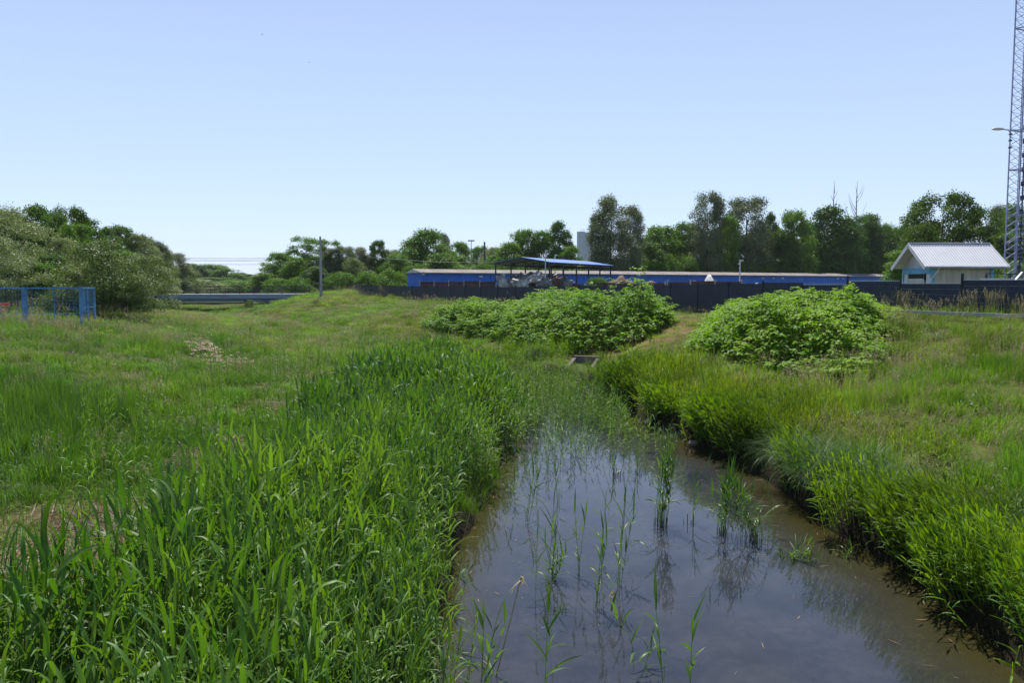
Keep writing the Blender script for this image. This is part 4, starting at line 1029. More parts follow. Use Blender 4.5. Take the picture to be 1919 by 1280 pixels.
for a in [(941,527,79,.9,1.5,'bag_pale','scrap_sheet','pale upright sheet at the left end of the scrap heap','sheet',-.3),
          (956,531,80,1.4,.9,'bag_grey','rubble_sack','grey crumpled sack beside the pale upright sheet','sack'),
          (968,525,81,1.2,1.3,'bag_dark','rubble_sack','black bundle between the two grey sacks','sack'),
          (978,533,79,1.6,1.1,'bag_pale','scrap_sheet','torn white foil low in the front of the scrap heap','sheet'),
          (988,523,81,1.7,1.2,'bag_grey','rubble_sack','large grey sack left of the tall pale board','sack'),
          (1000,527,80.5,1.3,1.5,'bag_dark','rubble_sack','dark bundle just left of the tall pale board','sack'),
          (1010,523,80,1.6,1.3,'bag_pale','scrap_board','tall pale green board standing on the scrap heap','board',.7),
          (1022,531,79,1.6,1.0,'bag_grey','rubble_sack','grey heap of foil below the tall pale board','sack'),
          (1031,524,81,1.2,1.1,'bag_dark','rubble_sack','dark bundle right of the tall pale board','sack'),
          (1042,522,81,1.1,.5,'red','scrap_sheet','bright red plastic piece on the scrap heap','plastic piece'),
          (1040,530,80,1.4,.8,'rust','scrap_board','rusty sheet below the red plastic piece','sheet'),
          (1052,527,80,1.1,.9,'bag_dark','rubble_sack','dark lumps at the right end of the scrap heap','sack'),
          (1064,531,80,1.2,.6,'bag_grey','rubble_sack','low grey lump at the far right of the scrap heap','sack')]:
    crumple(*a)
p = at_y(1125, 530, 76)
# ------------------------------------------------------------------ open canopy
def canopy():
    N_ = np.array([3.9, 83.]); d = np.array([.47, .883]); w = np.array([-.883, .47]); L_ = 17.5; Wd = 6.4
    zE = EYE + 2.15; zR = EYE + 2.72; zg = 2.5
    root = empty('open_canopy', (N_[0], N_[1], zg)); set_tags(root, 'open steel canopy with a blue sheet roof over the scrap heap', 'canopy')
    def P(l, v, z): q = d*l + w*v; return np.array([q[0], q[1], z - zg])
    for side in (0, 1):
        v0, v1 = (-.3, Wd/2) if side == 0 else (Wd + .3, Wd/2)
        ns = 10
        for k in range(ns):
            l0 = -.3 + k*(L_+.6)/ns; l1 = l0 + (L_+.6)/ns - .02
            a, b, c, e = P(l0, v0, zE), P(l1, v0, zE), P(l1, v1, zR), P(l0, v1, zR)
            t = np.array([0, 0, .05]); V = [a, b, c, e, a+t, b+t, c+t, e+t]
            MB().add(V, [(0,1,2,3),(7,6,5,4),(0,4,5,1),(1,5,6,2),(2,6,7,3),(3,7,4,0)]).build('roof_sheet', M['canopyblue'], root)
        for l in np.linspace(0, L_, 6):
            v = 0 if side == 0 else Wd
            MB().bar(P(l, v, zg), P(l, v, zE - .05), .16).build('post', M['steeldark'], root)
        m = MB(); m.bar(P(0, 0 if side == 0 else Wd, zE-.1), P(L_, 0 if side == 0 else Wd, zE-.1), .12); m.build('eave_beam', M['steeldark'], root)
    for l in np.linspace(0, L_, 6):
        m = MB(); m.bar(P(l, 0, zE-.28), P(l, Wd, zE-.28), .09); m.bar(P(l, -.2, zE-.1), P(l, Wd/2, zR-.1), .09); m.bar(P(l, Wd+.2, zE-.1), P(l, Wd/2, zR-.1), .09)
        for v in np.linspace(0, Wd, 8)[1:-1]:
            m.bar(P(l, v, zE-.28), P(l, v, zE - .1 + (zR-zE)*(1-abs(v-Wd/2)/(Wd/2))), .05)
        m.build('truss', M['steeldark'], root)
canopy()
def yard_lamp(px, ybot, ytop, Y, label, globe=.22):
    b = at_y(px, ybot, Y); t = at_y(px, ytop, Y); root = empty('yard_lamp', (b[0], Y, 2.5)); set_tags(root, label, 'lamp post', 'lamps of the scrap yard')
    H = t[2] - 2.5
    MB().tube([(0,0,0),(0,0,H-.1)], .06, 6).build('pole', M['galv'], root)
    m = MB(); m.box((.1, -.08, H), (.34, .22, .11)); m.tube([(0,0,H-.25),(.12,-.05,H-.05)], .03); m.build('lamp_head', M['lampwhite'], root)
    MB().box((-.08, -.06, H-.3), (.15, .14, .11)).build('camera_box', M['lampwhite'], root)
yard_lamp(1022, 530, 470, 79, 'grey mast with two small floodlights in front of the canopy')
yard_lamp(1040, 530, 478, 99, 'short mast with a pale lamp head behind the canopy roof')
yard_lamp(1386, 528, 488, 72, 'small round lamp mast in front of the tall grey willows')

# ------------------------------------------------------------------ long blue shed
def shed():
    a = np.array([-12.6, 111.]); b = np.array([92., 181.5]); L_ = np.linalg.norm(b-a); ang = math.atan2(b[1]-a[1], b[0]-a[0])
    zg = 2.4; root = empty('blue_shed', (a[0], a[1], zg), ang); set_tags(root, 'very long low blue shed with a weathered brown corrugated roof', 'shed')
    HW = EYE + 1.48 - zg; D = 4.2; rise = .52
    n = 24
    for k in range(n):
        l0 = k*L_/n; l1 = (k+1)*L_/n - .015; m = MB(); m.box(((l0+l1)/2, .1, HW/2), (l1-l0, .2, HW)); 
        for j in range(1, 6): m.box((l0 + (l1-l0)*j/6, -.012, HW/2), (.05, .03, HW-.05))
        m.build('wall_panel', M['bluepaint'], root)
    MB().box((.1, D/2, HW/2), (.2, D-.4, HW)).build('end_wall', M['bluepaint'], root)
    MB().box((L_/2, D-.1, HW/2), (L_, .2, HW)).build('rear_wall', M['bluepaint'], root)
    # corrugated roof: each sheet a part with its waves
    ns = 32; per = 14
    def wave(l0, l1):
        V = []; F = []; xs = np.linspace(l0, l1, per*2+1)
        for i, x_ in enumerate(xs):
            h = .045 if i % 2 else -.01
            V += [(x_, -.45, HW + .02 + h), (x_, D/2, HW + rise + .02 + h), (x_, -.45, HW - .03 + h), (x_, D/2, HW + rise - .03 + h)]
        for i in range(len(xs)-1):
            c = i*4; F += [(c, c+4, c+5, c+1), (c+2, c+3, c+7, c+6), (c, c+2, c+6, c+4)]
        return MB().add(V, F)
    me_ = wave(0, (L_+.6)/ns - .01).mesh('roof_sheet', M['brownroof'])
    for k in range(ns): link('roof_sheet', me_, root, (-.3 + k*(L_+.6)/ns, 0, (rng.random()-.5)*.02))
    MB().add([(-.3, D/2, HW+rise), (L_+.3, D/2, HW+rise), (L_+.3, D+.4, HW), (-.3, D+.4, HW), (-.3, D/2, HW+rise-.06), (L_+.3, D/2, HW+rise-.06), (L_+.3, D+.4, HW-.06), (-.3, D+.4, HW-.06)],
             [(0,1,2,3),(7,6,5,4),(0,4,5,1),(1,5,6,2),(2,6,7,3),(3,7,4,0)]).build('rear_roof', M['brownroof'], root)
    MB().box((L_/2, -.5, HW - .02), (L_+.5, .1, .12)).build('gutter', M['concrete'], root)
    MB().add([(-.31,-.2,HW-.02),(-.31,D/2,HW+rise-.04),(-.31,D+.2,HW-.02),(-.28,-.2,HW-.02),(-.28,D/2,HW+rise-.04),(-.28,D+.2,HW-.02)], [(0,1,2),(5,4,3),(0,3,4,1),(1,4,5,2),(2,5,3,0)]).build('gable', M['white'], root)
    for px in (900, 1425, 1445, 1565, 1575, 1462):
        u = (px-959.5)/FPX/cP; dd = (b-a)/L_; t = (u*a[1] - a[0])/(dd[0] - u*dd[1])
        MB().box((t, -.15, HW-.5), (.5, .3, .22)).build('wall_lamp', M['white'], root)
    MB().box((.25, -.12, HW-.1), (.35, .2, .45)).build('downpipe_head', M['white'], root)
shed()

# ------------------------------------------------------------------ white-roofed hut
def hut():
    ox, oy, zg = 24.8, 48.0, 2.5; root = empty('utility_hut', (ox, oy, zg)); set_tags(root, 'small pale utility hut with a steep white metal roof and light blue corners', 'hut')
    L_, W_ = 5.0, 4.2; ze = EYE + 1.0 - zg; zr = EYE + 2.46 - zg; ov = .55
    # roof front slope, ribbed sheets
    def slope(y0, y1, name, k, n):
        x0 = L_*k/n; x1 = L_*(k+1)/n; V = []; F = []; xs = []; step = (x1-x0)/5
        for j in range(5): s = x0 + j*step; xs += [(s, 0), (s+step*.62, 0), (s+step*.7, .055), (s+step*.9, .055)]
        xs.append((x1-.008, 0))
        for x_, h in xs: V += [(x_, y0, ze+h), (x_, y1, zr+h), (x_, y0, ze-.06), (x_, y1, zr-.06)]
        for i in range(len(xs)-1): c = i*4; F += [(c, c+4, c+5, c+1), (c+2, c+3, c+7, c+6), (c, c+2, c+6, c+4)]
        c = (len(xs)-1)*4; F += [(0, 1, 3, 2), (c, c+2, c+3, c+1)]
        MB().add(V, F).build(name, M['hutroof'], root)
    for k in range(6): slope(0, W_/2, 'roof_sheet', k, 6); slope(W_, W_/2, 'roof_sheet', k, 6)
    MB().bar((-.02, W_/2, zr+.06), (L_+.02, W_/2, zr+.06), .22, .05).build('ridge_cap', M['hutroof'], root)
    for x_ in (-.03, L_+.03):
        for y0 in (-.02, W_+.02):
            MB().bar((x_, y0, ze-.09), (x_, W_/2, zr-.09), .05, .24).build('barge_board', M['huttrim'], root)
    MB().tube([(0, -.1, ze-.03), (L_, -.1, ze-.05)], .075, 8).build('gutter', M['galv'], root)
    MB().tube([(.75, -.1, ze-.1), (.72, -.06, ze-.3), (.52, .32, ze-.75), (.52, .32, .2)], .05, 8).build('downpipe', M['huttrim'], root)
    # walls
    yw = .38; xw0 = ov; xw1 = L_-.65; yb = W_-.38; HW = ze - .02
    npn = 9
    for k in range(npn):
        x0 = xw0 + .22 + (xw1-xw0-.44)*k/npn; x1 = xw0 + .22 + (xw1-xw0-.44)*(k+1)/npn - .012
        MB().box(((x0+x1)/2, yw+.04, HW/2), (x1-x0, .08, HW)).build('wall_panel', M['whitewall'], root)
    MB().box(((xw0+xw1)/2, yb, HW/2), (xw1-xw0, .08, HW)).build('rear_wall', M['whitewall'], root)
    MB().box((xw1-.03, W_/2, HW/2), (.06, yb-yw, HW)).build('side_wall', M['whitewall'], root)
    for x_, y_ in ((xw0, yw), (xw1, yw), (xw0, yb), (xw1, yb)):
        MB().box((x_ + (.1 if x_ == xw0 else -.1), y_+.02, HW/2), (.22, .16, HW)).build('corner_post', M['hutblue'], root)
    # gable side: beam, roller door with slats, triangle boards
    MB().box((xw0+.02, W_/2, HW-.22), (.14, yb-yw-.1, .36)).build('lintel_beam', M['hutblue'], root)
    for k in range(9): MB().box((xw0+.1, W_/2+.2, (k+.5)*.2+.3), (.05, 2.0, .185)).build('door_slat', M['hutdoor'], root)
    MB().box((xw0+.06, yw+.35, HW/2-.2), (.08, .42, HW-.4)).build('side_panel', M['huttrim'], root)
    MB().box((xw0+.06, yb-.35, HW/2-.2), (.08, .42, HW-.4)).build('side_panel', M['huttrim'], root)
    nb = 9; s = (zr-ze)/(W_/2)
    for k in range(nb):
        y0 = .3 + (W_-.6)*k/nb; y1 = .3 + (W_-.6)*(k+1)/nb - .015; h = lambda y_: ze + s*(W_/2-abs(y_-W_/2)) - .1
        V = [(xw0+.12, y0, HW-.04), (xw0+.12, y1, HW-.04), (xw0+.12, y1, max(h(y1), HW)), (xw0+.12, y0, max(h(y0), HW))]; V += [(v[0]+.05, v[1], v[2]) for v in V]
        MB().add(V, [(0,3,2,1),(4,5,6,7),(0,1,5,4),(1,2,6,5),(2,3,7,6),(3,0,4,7)]).build('gable_board', M['huttrim'], root)
    m = MB(); m.box((xw0+.02, yw+.75, HW-.62), (.1, .06, .3)); m.build('door_bracket', M['steeldark'], root)
hut()

# steel racks right of the hut
def rack():
    p = at_y(1885, 528, 44); root = empty('steel_stack', (p[0], 44, 2.6)); set_tags(root, 'stack of pale steel tubes and frames right of the utility hut', 'steel stack')
    for k in range(9):
        z = .9 + k*.13; l = rng.uniform(2.2, 3.2); MB().bar((-1.0 + rng.uniform(-.1, .1), rng.uniform(-.6, .6), z), (l, rng.uniform(-.6, .6), z + rng.uniform(-.12, .12)), .09).build('tube', M['galv' if k % 3 else 'steeldark'], root)
    for x_ in (-.8, .5, 1.9): MB().bar((x_, .5, 0), (x_, .5, 2.2), .1).build('upright', M['steeldark'], root)
    MB().bar((.1, -.5, 1.75), (1.0, .2, 2.3), .08).build('tube', M['galv'], root); MB().bar((1.2, -.5, 1.8), (2.0, .2, 2.2), .08).build('tube', M['galv'], root)
    MB().bar((-.9, .4, 2.25), (1.6, .5, 2.2), .05).build('tube', M['steeldark'], root)
rack()

# ------------------------------------------------------------------ lattice tower + bracket lamp
def tower():
    A_ = np.array([32.0, 52.0]); ang = R(24); s = 1.12
    B_ = A_ + s*np.array([math.cos(ang), math.sin(ang)]); C_ = A_ + s*np.array([math.cos(ang-R(60)), math.sin(ang-R(60))])
    zg = 2.5; root = empty('lattice_tower', (A_[0], A_[1], zg)); set_tags(root, 'tall slim lattice mast painted blue grey at the right edge', 'lattice tower')
    legs = [np.array([*(q - A_), 0]) for q in (A_, B_, C_)]; H = 26; up = np.array([0, 0, 1.])
    for q in legs: MB().tube([q, q + up*H], .045, 6).build('leg', M['tower'], root)
    bay_ = 1.05
    for i in range(3):
        q, r = legs[i], legs[(i+1) % 3]
        k = 0; z = .2
        while z < H - bay_:
            m = MB(); m.bar(q + up*z, r + up*(z+bay_/2), .02); m.bar(r + up*(z+bay_/2), q + up*(z+bay_), .02)
            m.bar(r + up*z, q + up*(z+bay_/2), .02); m.bar(q + up*(z+bay_/2), r + up*(z+bay_), .02)
            m.build('brace', M['tower'], root); z += bay_
        for z in (6.2, 9.1, 11.6, 18.0, 22.5): MB().bar(q + up*z, r + up*z, .06).build('ring_beam', M['tower'], root)
    c = sum(legs)/3
    MB().bar(c + [.22, -.1, 0], c + [.22, -.1, 17], .07).build('cable_tray', M['steeldark'], root)
    MB().bar(c + [-.05, 0, 0], c + [-.05, 0, 24], .04).build('ladder_rail', M['tower'], root)
    for z in np.arange(1, 12, .9): MB().box(c + [.2, -.1, z], (.2, .12, .3)).build('cable_clamp', M['steeldark'], root)
    MB().bar(legs[0] + [.0, -.0, .9], legs[0] + [3.6, -.6, 3.0], .1).build('stay_bar', M['galv'], root)
    MB().bar(legs[0] + [.2, 0, 4.4], legs[0] + [3, -.6, 6.4], .06).build('stay_bar', M['galv'], root)
tower()
def bracket_lamp():
    zt = at_y(1893, 242, 51.9)[2]; x = 32.0 - .07; z0 = zt - 1.3
    root = empty('bracket_lamp', (x, 51.9, z0)); set_tags(root, 'street light head on a curved arm clamped to the lattice mast', 'street light')
    MB().tube([(0, 0, 0), (0, 0, 1.1), (-.12, 0, 1.27), (-.45, 0, 1.3)], .04, 8).build('arm', M['galv'], root)
    V = []; F = []; k = 8; prof = [(-.42, .05), (-.5, .1), (-.75, .16), (-1.0, .15), (-1.15, .08), (-1.2, .02)]
    for x_, r in prof:
        for j in range(k): a = 2*PI*j/k; V.append((x_, r*math.cos(a), 1.32 + r*(.75 if math.sin(a) > 0 else .55)*math.sin(a)))
    for i in range(5):
        for j in range(k): a = i*k+j; b = i*k+(j+1) % k; F.append((a, b, b+k, a+k))
    F += [tuple(range(k))[::-1], tuple(5*k+j for j in range(k))]
    MB().add(V, F).build('lamp_head', M['lampwhite'], root, smooth=True)
    m = MB(); 
    for z in (.15, .6, 1.0): m.box((.03, 0, z), (.16, .14, .1))
    m.build('clamp', M['steeldark'], root)
bracket_lamp()

# ------------------------------------------------------------------ poles, wires
def pole(px, topy, Y, r0, r1, mat, label, name='utility_pole', head=None, zg=2.5):
    t = at_y(px, topy, Y); root = empty(name, (t[0], Y, zg)); H = t[2]-zg; set_tags(root, label, 'pole')
    MB().tube([(0,0,0),(0,0,H)], [r0, r1], 8).build('shaft', M[mat], root)
    if head == 'T': MB().box((0,0,H), (1.6,.2,.35)).build('lamp_head', M['lampwhite'], root)
    elif head: MB().tube([(-.35, 0, H-.6), (0, 0, H-.5)], .05).build('insulator', M['lampwhite'], root); 
    return root
pole(600, 443, 108, .2, .13, 'pole', 'thick grey concrete pole at the right end of the bridge', head='i', zg=2.6)
pole(552, 468, 150, .1, .07, 'pole', 'slim light mast in front of the umbrella-crowned tree')
pole(883, 451, 190, .12, .08, 'pole', 'thin mast with a flat T head above the blue shed', 'light_mast', 'T')
pole(908, 453, 160, .2, .16, 'poledark', 'dark pole standing behind the blue shed left of the canopy')
pole(894, 477, 200, .15, .12, 'poledark', 'short dark pole between the thin mast and the dark pole')
for i, (y0, y1, lb) in enumerate([(482, 481.5, 'highest overhead wire above the distant wooded hill'), (485, 483.5, 'second overhead wire just under the highest'), (487.5, 486, 'third overhead wire of the bundle'), (493, 493.5, 'lowest overhead wire crossing in front of the distant hill')]):
    a = at_y(300, y0, 230); b = at_y(620, y1, 200); mid_ = (a+b)/2 - [0, 0, .35]
    set_tags(MB().tube([a, (a*.75+b*.25) - [0,0,.26], mid_, (a*.25+b*.75) - [0,0,.26], b], .04, 4).build('overhead_wire', M['wire']), lb, 'overhead wire', 'overhead wires')
a = at_y(690, 482, 125); b = at_y(935, 492, 125)
set_tags(MB().tube([a, (a+b)/2 - [0,0,.3], b], .03, 4).build('overhead_wire', M['wire']), 'sagging wire in front of the trees left of the canopy', 'overhead wire', 'overhead wires')

# distant silo
def silo():
    Y = 420; a = at_y(1082, 434, Y); b = at_y(1110, 434, Y); r = (b[0]-a[0])/2; root = empty('silo_tower', ((a[0]+b[0])/2, Y, 2.5)); set_tags(root, 'pale grey silo tower far behind the trees', 'silo')
    H = a[2]-2.5
    for k, dx in enumerate((-.5, .5)):
        MB().tube([(dx*r, 0, 0), (dx*r, 0, H - k*.4)], r*.55, 16).build('silo_drum', M['silo'], root)
    MB().box((0, 0, H*.5), (r*1.0, r*.8, H-1)).build('core', M['silo'], root)
    m = MB(); 
    for x_ in (-2, -.5, 1.2, 2.4): m.bar((x_, 0, H-.5), (x_, 0, H + 1.6 + x_*.1), .18)
    m.bar((-2, 0, H+1.0), (2.4, 0, H+1.0), .12); m.build('roof_mast', M['galv'], root)
silo()

# ------------------------------------------------------------------ bridge
def bridge():
    a = at_y(285, 551, 112); b = at_y(605, 551, 118); zd = float((a[2]+b[2])/2); v = (b-a)[:2]; L_ = float(np.linalg.norm(v)); ang = math.atan2(v[1], v[0])
    root = empty('footbridge', (a[0], a[1], zd), ang); set_tags(root, 'low grey blue concrete bridge crossing the valley with a thin railing', 'bridge')
    MB().box((L_/2, 2.5, -.12), (L_+6, 5.0, .24)).build('deck', M['concrete'], root)
    MB().box((L_/2, -.1, -.34), (L_+4, .3, .66)).build('fascia_beam', M['bridge'], root)
    MB().box((L_/2, .35, -.92), (L_+4, .4, .44)).build('lower_beam', M['bridge'], root)
    MB().box((L_/2-.2, -.06, -.70), (L_+4, .42, .05)).build('drip_ledge', M['steeldark'], root)
    MB().tube([(-2, -.2, -1.3), (13.5, -.2, -1.3)], .09, 8).build('service_pipe', M['steeldark'], root)
    for x_ in np.arange(-1.5, 13.5, 1.9): MB().bar((x_, -.2, -1.4), (x_, -.2, -1.1), .07).build('pipe_hanger', M['steeldark'], root)
    MB().box((12.6, 1.8, -1.9), (.7, 3.5, 2.0)).build('pier', M['conc_dark'], root)
    MB().box((15.6, 2.2, -1.9), (1.0, 3.5, 2.0)).build('abutment', M['bridge'], root)
    MB().box((-.6, 1.8, -1.9), (1.2, 3.5, 2.2)).build('abutment', M['conc_dark'], root)
    for side in (0, 4.9):
        m = MB(); m.bar((-2, side, 1.08), (L_+2, side, 1.08), .05); m.bar((-2, side, .12), (L_+2, side, .12), .04); m.build('handrail', M['steeldark'], root)
        n = int((L_+4)/.16); V = MB()
        for k in range(n): V.bar((-2 + k*.16, side, .12), (-2 + k*.16, side, 1.05), .02)
        o = V.build('balusters', M['steeldark'], root); o['kind'] = 'stuff'
        for x_ in np.arange(-2, L_+2, 1.95): MB().bar((x_, side, 0), (x_, side, 1.12), .07).build('rail_post', M['rust'], root)
    # sprayed tags on the beam
    gb = surf('blue_spray', (.03, .12, .50), .7); gk = surf('black_spray', (.03, .03, .05), .7); gp = surf('pink_spray', (.35, .15, .25), .7)
    def spray(x0, x1, z0, z1, mt, y=-.256, nm='graffiti'):
        m = MB(); n = 9
        for k in range(n):
            t = k/n; xx = x0 + (x1-x0)*t; m.bar((xx, y, z0 + (z1-z0)*rng.uniform(0, .6)), (xx + (x1-x0)/n*1.1, y, z0 + (z1-z0)*rng.uniform(.4, 1)), .012, .09)
        m.build(nm, mt, root)
    spray(18.0, 19.6, -.55, -.12, gk); spray(19.8, 23.4, -.6, -.1, gb); spray(8.6, 10.2, -.45, -.15, gp)
    spray(14.6, 16.4, -1.1, -.75, gb, .14); spray(15.2, 16.0, -1.7, -1.1, gb, .42)
bridge()

# ------------------------------------------------------------------ blue mesh fence and gate on the left
def blue_fence():
    Y = 40.0; zt = at_y(45, 540, Y)[2]
    def X(px, y=Y): return float(at_y(px, 560, y)[0])
    def build(name, p0, p1, label, cat, posts, top=True, wpost=.2, Hh=1.75, mesh_step=.16):
        root = empty(name, (p0[0], p0[1], zt - Hh)); set_tags(root, label, cat, 'blue mesh fence sections' if cat == 'fence' else None)
        d = np.array(p1) - np.array(p0); L_ = np.linalg.norm(d); u = d/L_
        def Q(l, z): return (u[0]*l, u[1]*l, z)
        for l, w in posts: MB().bar(Q(l, -.2), Q(l, Hh + .04), w).build('fence_post', M['bluefence'], root)
        MB().bar(Q(0, Hh), Q(L_, Hh), .07).build('top_rail', M['bluefence'], root)
        MB().bar(Q(0, .5), Q(L_, .5), .025).build('lower_rail', M['bluefence'], root)
        m = MB()
        for l in np.arange(.05, L_, mesh_step): m.bar(Q(l, .1), Q(l, Hh), .007)
        for z in np.arange(.15, Hh, mesh_step): m.bar(Q(0, z), Q(L_, z), .007)
        o = m.build('wire_mesh', M['bluefence'], root); o['kind'] = 'stuff'
    build('mesh_fence', (X(-80), Y+.3), (X(42), Y), 'blue mesh fence section cut by the left edge', 'fence', [(0, .12), (2.0, .07)])
    L2 = X(150) - X(46)
    build('mesh_fence', (X(46), Y), (X(150, Y+.3), Y+.3), 'blue mesh fence section between the two stout blue posts', 'fence', [(0, .2), (L2-.1, .15), (L2*.5, .04)])
    build('mesh_gate', (X(152, Y), Y), (X(178, Y+3.0), Y+3.0), 'narrow blue mesh gate standing open at the right end of the fence', 'gate', [(0, .07), (1.4, .05), (3.0, .08)], Hh=1.5)
    build('mesh_fence', (X(58), Y+5), (X(150, Y+6), Y+6), 'darker blue mesh fence seen through the front section', 'fence', [(0, .08), (1.2, .1), (3.0, .08)], Hh=1.2)
    p = at_y(4, 578, 43); m = MB(); m.box((-.2,0,.1), (.5,.4,.12)); m.box((.1,0,.32), (.4,.3,.1)); m.tube([(-.6,0,.2),(-.3,.1,.5),(.4,.1,.5)], .05)
    root = m.build('orange_barrow', M['orange'], loc=(p[0], 43, 2.7)); set_tags(root, 'orange plastic object behind the blue fence at the left edge', 'plastic object')
blue_fence()

for px, py, lb in [(491, 64, 'tiny dark bird higher up in the sky'), (579, 116, 'tiny dark bird lower right of the other bird')]:
    p = at_y(px, py, 90); m = MB(); m.add([(0,0,0),(.16,.03,.05),(.14,-.06,.04),(.0,-.08,0),(-.16,.03,.05),(-.14,-.06,.04)], [(0,1,2,3),(0,3,5,4)]); m.tube([(0,.12,0),(0,0,.01),(0,-.14,0)], [.005,.035,.006], 6)
    set_tags(m.build('flying_bird', M['bird'], loc=p), lb, 'bird', 'birds in the sky')

# ------------------------------------------------------------------ trees
TM = {
 'locust': leafmat('locust_leaf', (.065, .150, .014), (.13, .225, .026), trans=.42, spec=.15, nscale=.12),
 'dark':   leafmat('dark_tree_leaf', (.042, .105, .012), (.09, .165, .022), trans=.35, spec=.15, nscale=.12),
 'maple':  leafmat('maple_leaf', (.034, .085, .008), (.10, .155, .018), trans=.35, spec=.15, nscale=.12),
 'willow': leafmat('willow_leaf', (.13, .185, .065), (.24, .29, .12), trans=.38, nscale=.12, tcol=(1.1, 1.15, .7)),
 'poplar': leafmat('grey_willow_leaf', (.095, .135, .06), (.15, .185, .085), trans=.32, nscale=.12, tcol=(1.1, 1.1, .7)),
 'bush':   leafmat('bush_leaf', (.06, .11, .02), (.14, .19, .06), trans=.38, nscale=.5),
}
def crown_mesh(name, prof, H, Rr, nl, n, lsize, mat, droop=0.0, seed=0, lobe=(.16, .3), longleaf=1.0, zlo=.12, clump=.35, fill=.15):
    """crown of leaf-sized faces gathered in clumps on many lobes; prof(t) gives radius 0..1 at height t"""
    r_ = np.random.default_rng(seed)
    C_ = []; S_ = []
    for i in range(nl):
        t = zlo + (1 - zlo)*(i + r_.uniform(0, 1))/nl
        rad = prof(t); a = r_.uniform(0, 2*PI); q = rad*r_.uniform(.25, 1.0)**.6
        s = r_.uniform(*lobe)*(1.25 - .5*t)
        C_.append((q*math.cos(a)*(Rr - s*Rr*.6), q*math.sin(a)*(Rr - s*Rr*.6), min(t*H, H - s*H*.3))); S_.append(s)
    C_ = np.array(C_); S_ = np.array(S_)
    w = S_**2/np.sum(S_**2); li = r_.choice(nl, n//7, p=w)
    D = r_.normal(0, 1, (n//7, 3)); D /= np.linalg.norm(D, axis=1)[:, None]; D[:, 2] = np.abs(D[:, 2])*.9 - .25*(r_.random(n//7) < .5)
    rr = np.where(r_.random(n//7) < fill, r_.uniform(.3, .9, n//7), r_.uniform(.85, 1.12, n//7))
    sc = np.stack([S_[li]*Rr*1.15, S_[li]*Rr*1.15, S_[li]*Rr*.95], 1)
    Q = C_[li] + D*rr[:, None]*sc                                   # clump centres
    P = np.repeat(Q, 7, 0) + r_.normal(0, clump*lsize*2.2, (len(Q)*7, 3))
    nrm = np.repeat(D, 7, 0) + r_.normal(0, .55, P.shape); nrm[:, 2] += .35
    nrm /= np.linalg.norm(nrm, axis=1)[:, None]
    u = np.cross(nrm, r_.normal(0, 1, P.shape)); u /= np.linalg.norm(u, axis=1)[:, None]
    if droop: u[:, 2] -= droop; u /= np.linalg.norm(u, axis=1)[:, None]
    v = np.cross(nrm, u); v /= np.linalg.norm(v, axis=1)[:, None]
    s = lsize*r_.uniform(.6, 1.25, (len(P), 1)); a = s*longleaf; b = s/longleaf*.62
    V = np.stack([P - u*a*.5, P + v*b*.5 - u*a*.05, P + u*a*.5, P - v*b*.5 - u*a*.05], 1).reshape(-1, 3)
    ztop = np.percentile(V[:, 2], 99.7); rr_ = np.percentile(np.abs(V[:, :2]), 98.5)
    V[:, 2] *= H/ztop; C_[:, 2] *= H/ztop; V[:, :2] *= Rr/rr_; C_[:, :2] *= Rr/rr_
    V[:, 2] = np.maximum(V[:, 2], .05)
    F = np.arange(len(V)).reshape(-1, 4)
    return mesh_np(name, V, F, mat, False), C_
def trunk_mesh(name, H, C_, r, mat, top=.75, nlimb=9, wob=.3):
    m = MB(); k = 7; pts = [np.array([rng.normal(0, wob*.3*i/k), rng.normal(0, wob*.3*i/k), H*top*i/k]) for i in range(k+1)]
    m.tube(pts, [r*(1 - .8*i/k) for i in range(k+1)], 7)
    for j in rng.choice(len(C_), min(nlimb, len(C_)), replace=False):
        c = C_[j]; t = np.clip(c[2]/H - .22, .12, .9*top); i = t/top*k; p = np.array([np.interp(i, range(k+1), [q[a] for q in pts]) for a in range(3)])
        m.tube([p, p + (c-p)*[.55, .55, .4], c], [r*.4*(1-t*.7), r*.25*(1-t*.6), r*.06], 5)
    return m.mesh(name, mat, True)
P_round = lambda t: math.sqrt(max(0, 1 - ((t-.5)/.52)**2))
P_full = lambda t: (1 - max(0, (t-.42)/.6)**2.2)**.5 * (.80 + .2*min(1, t*3))
P_dome = lambda t: max(.05, 1 - t**2.6)**.6
P_col = lambda t: (.85 if t < .6 else .85*(1 - ((t-.6)/.42)**2)**.5 if t < 1.01 else .1)
P_umb = lambda t: 1.0 if t > .7 else .35
PROT = {}
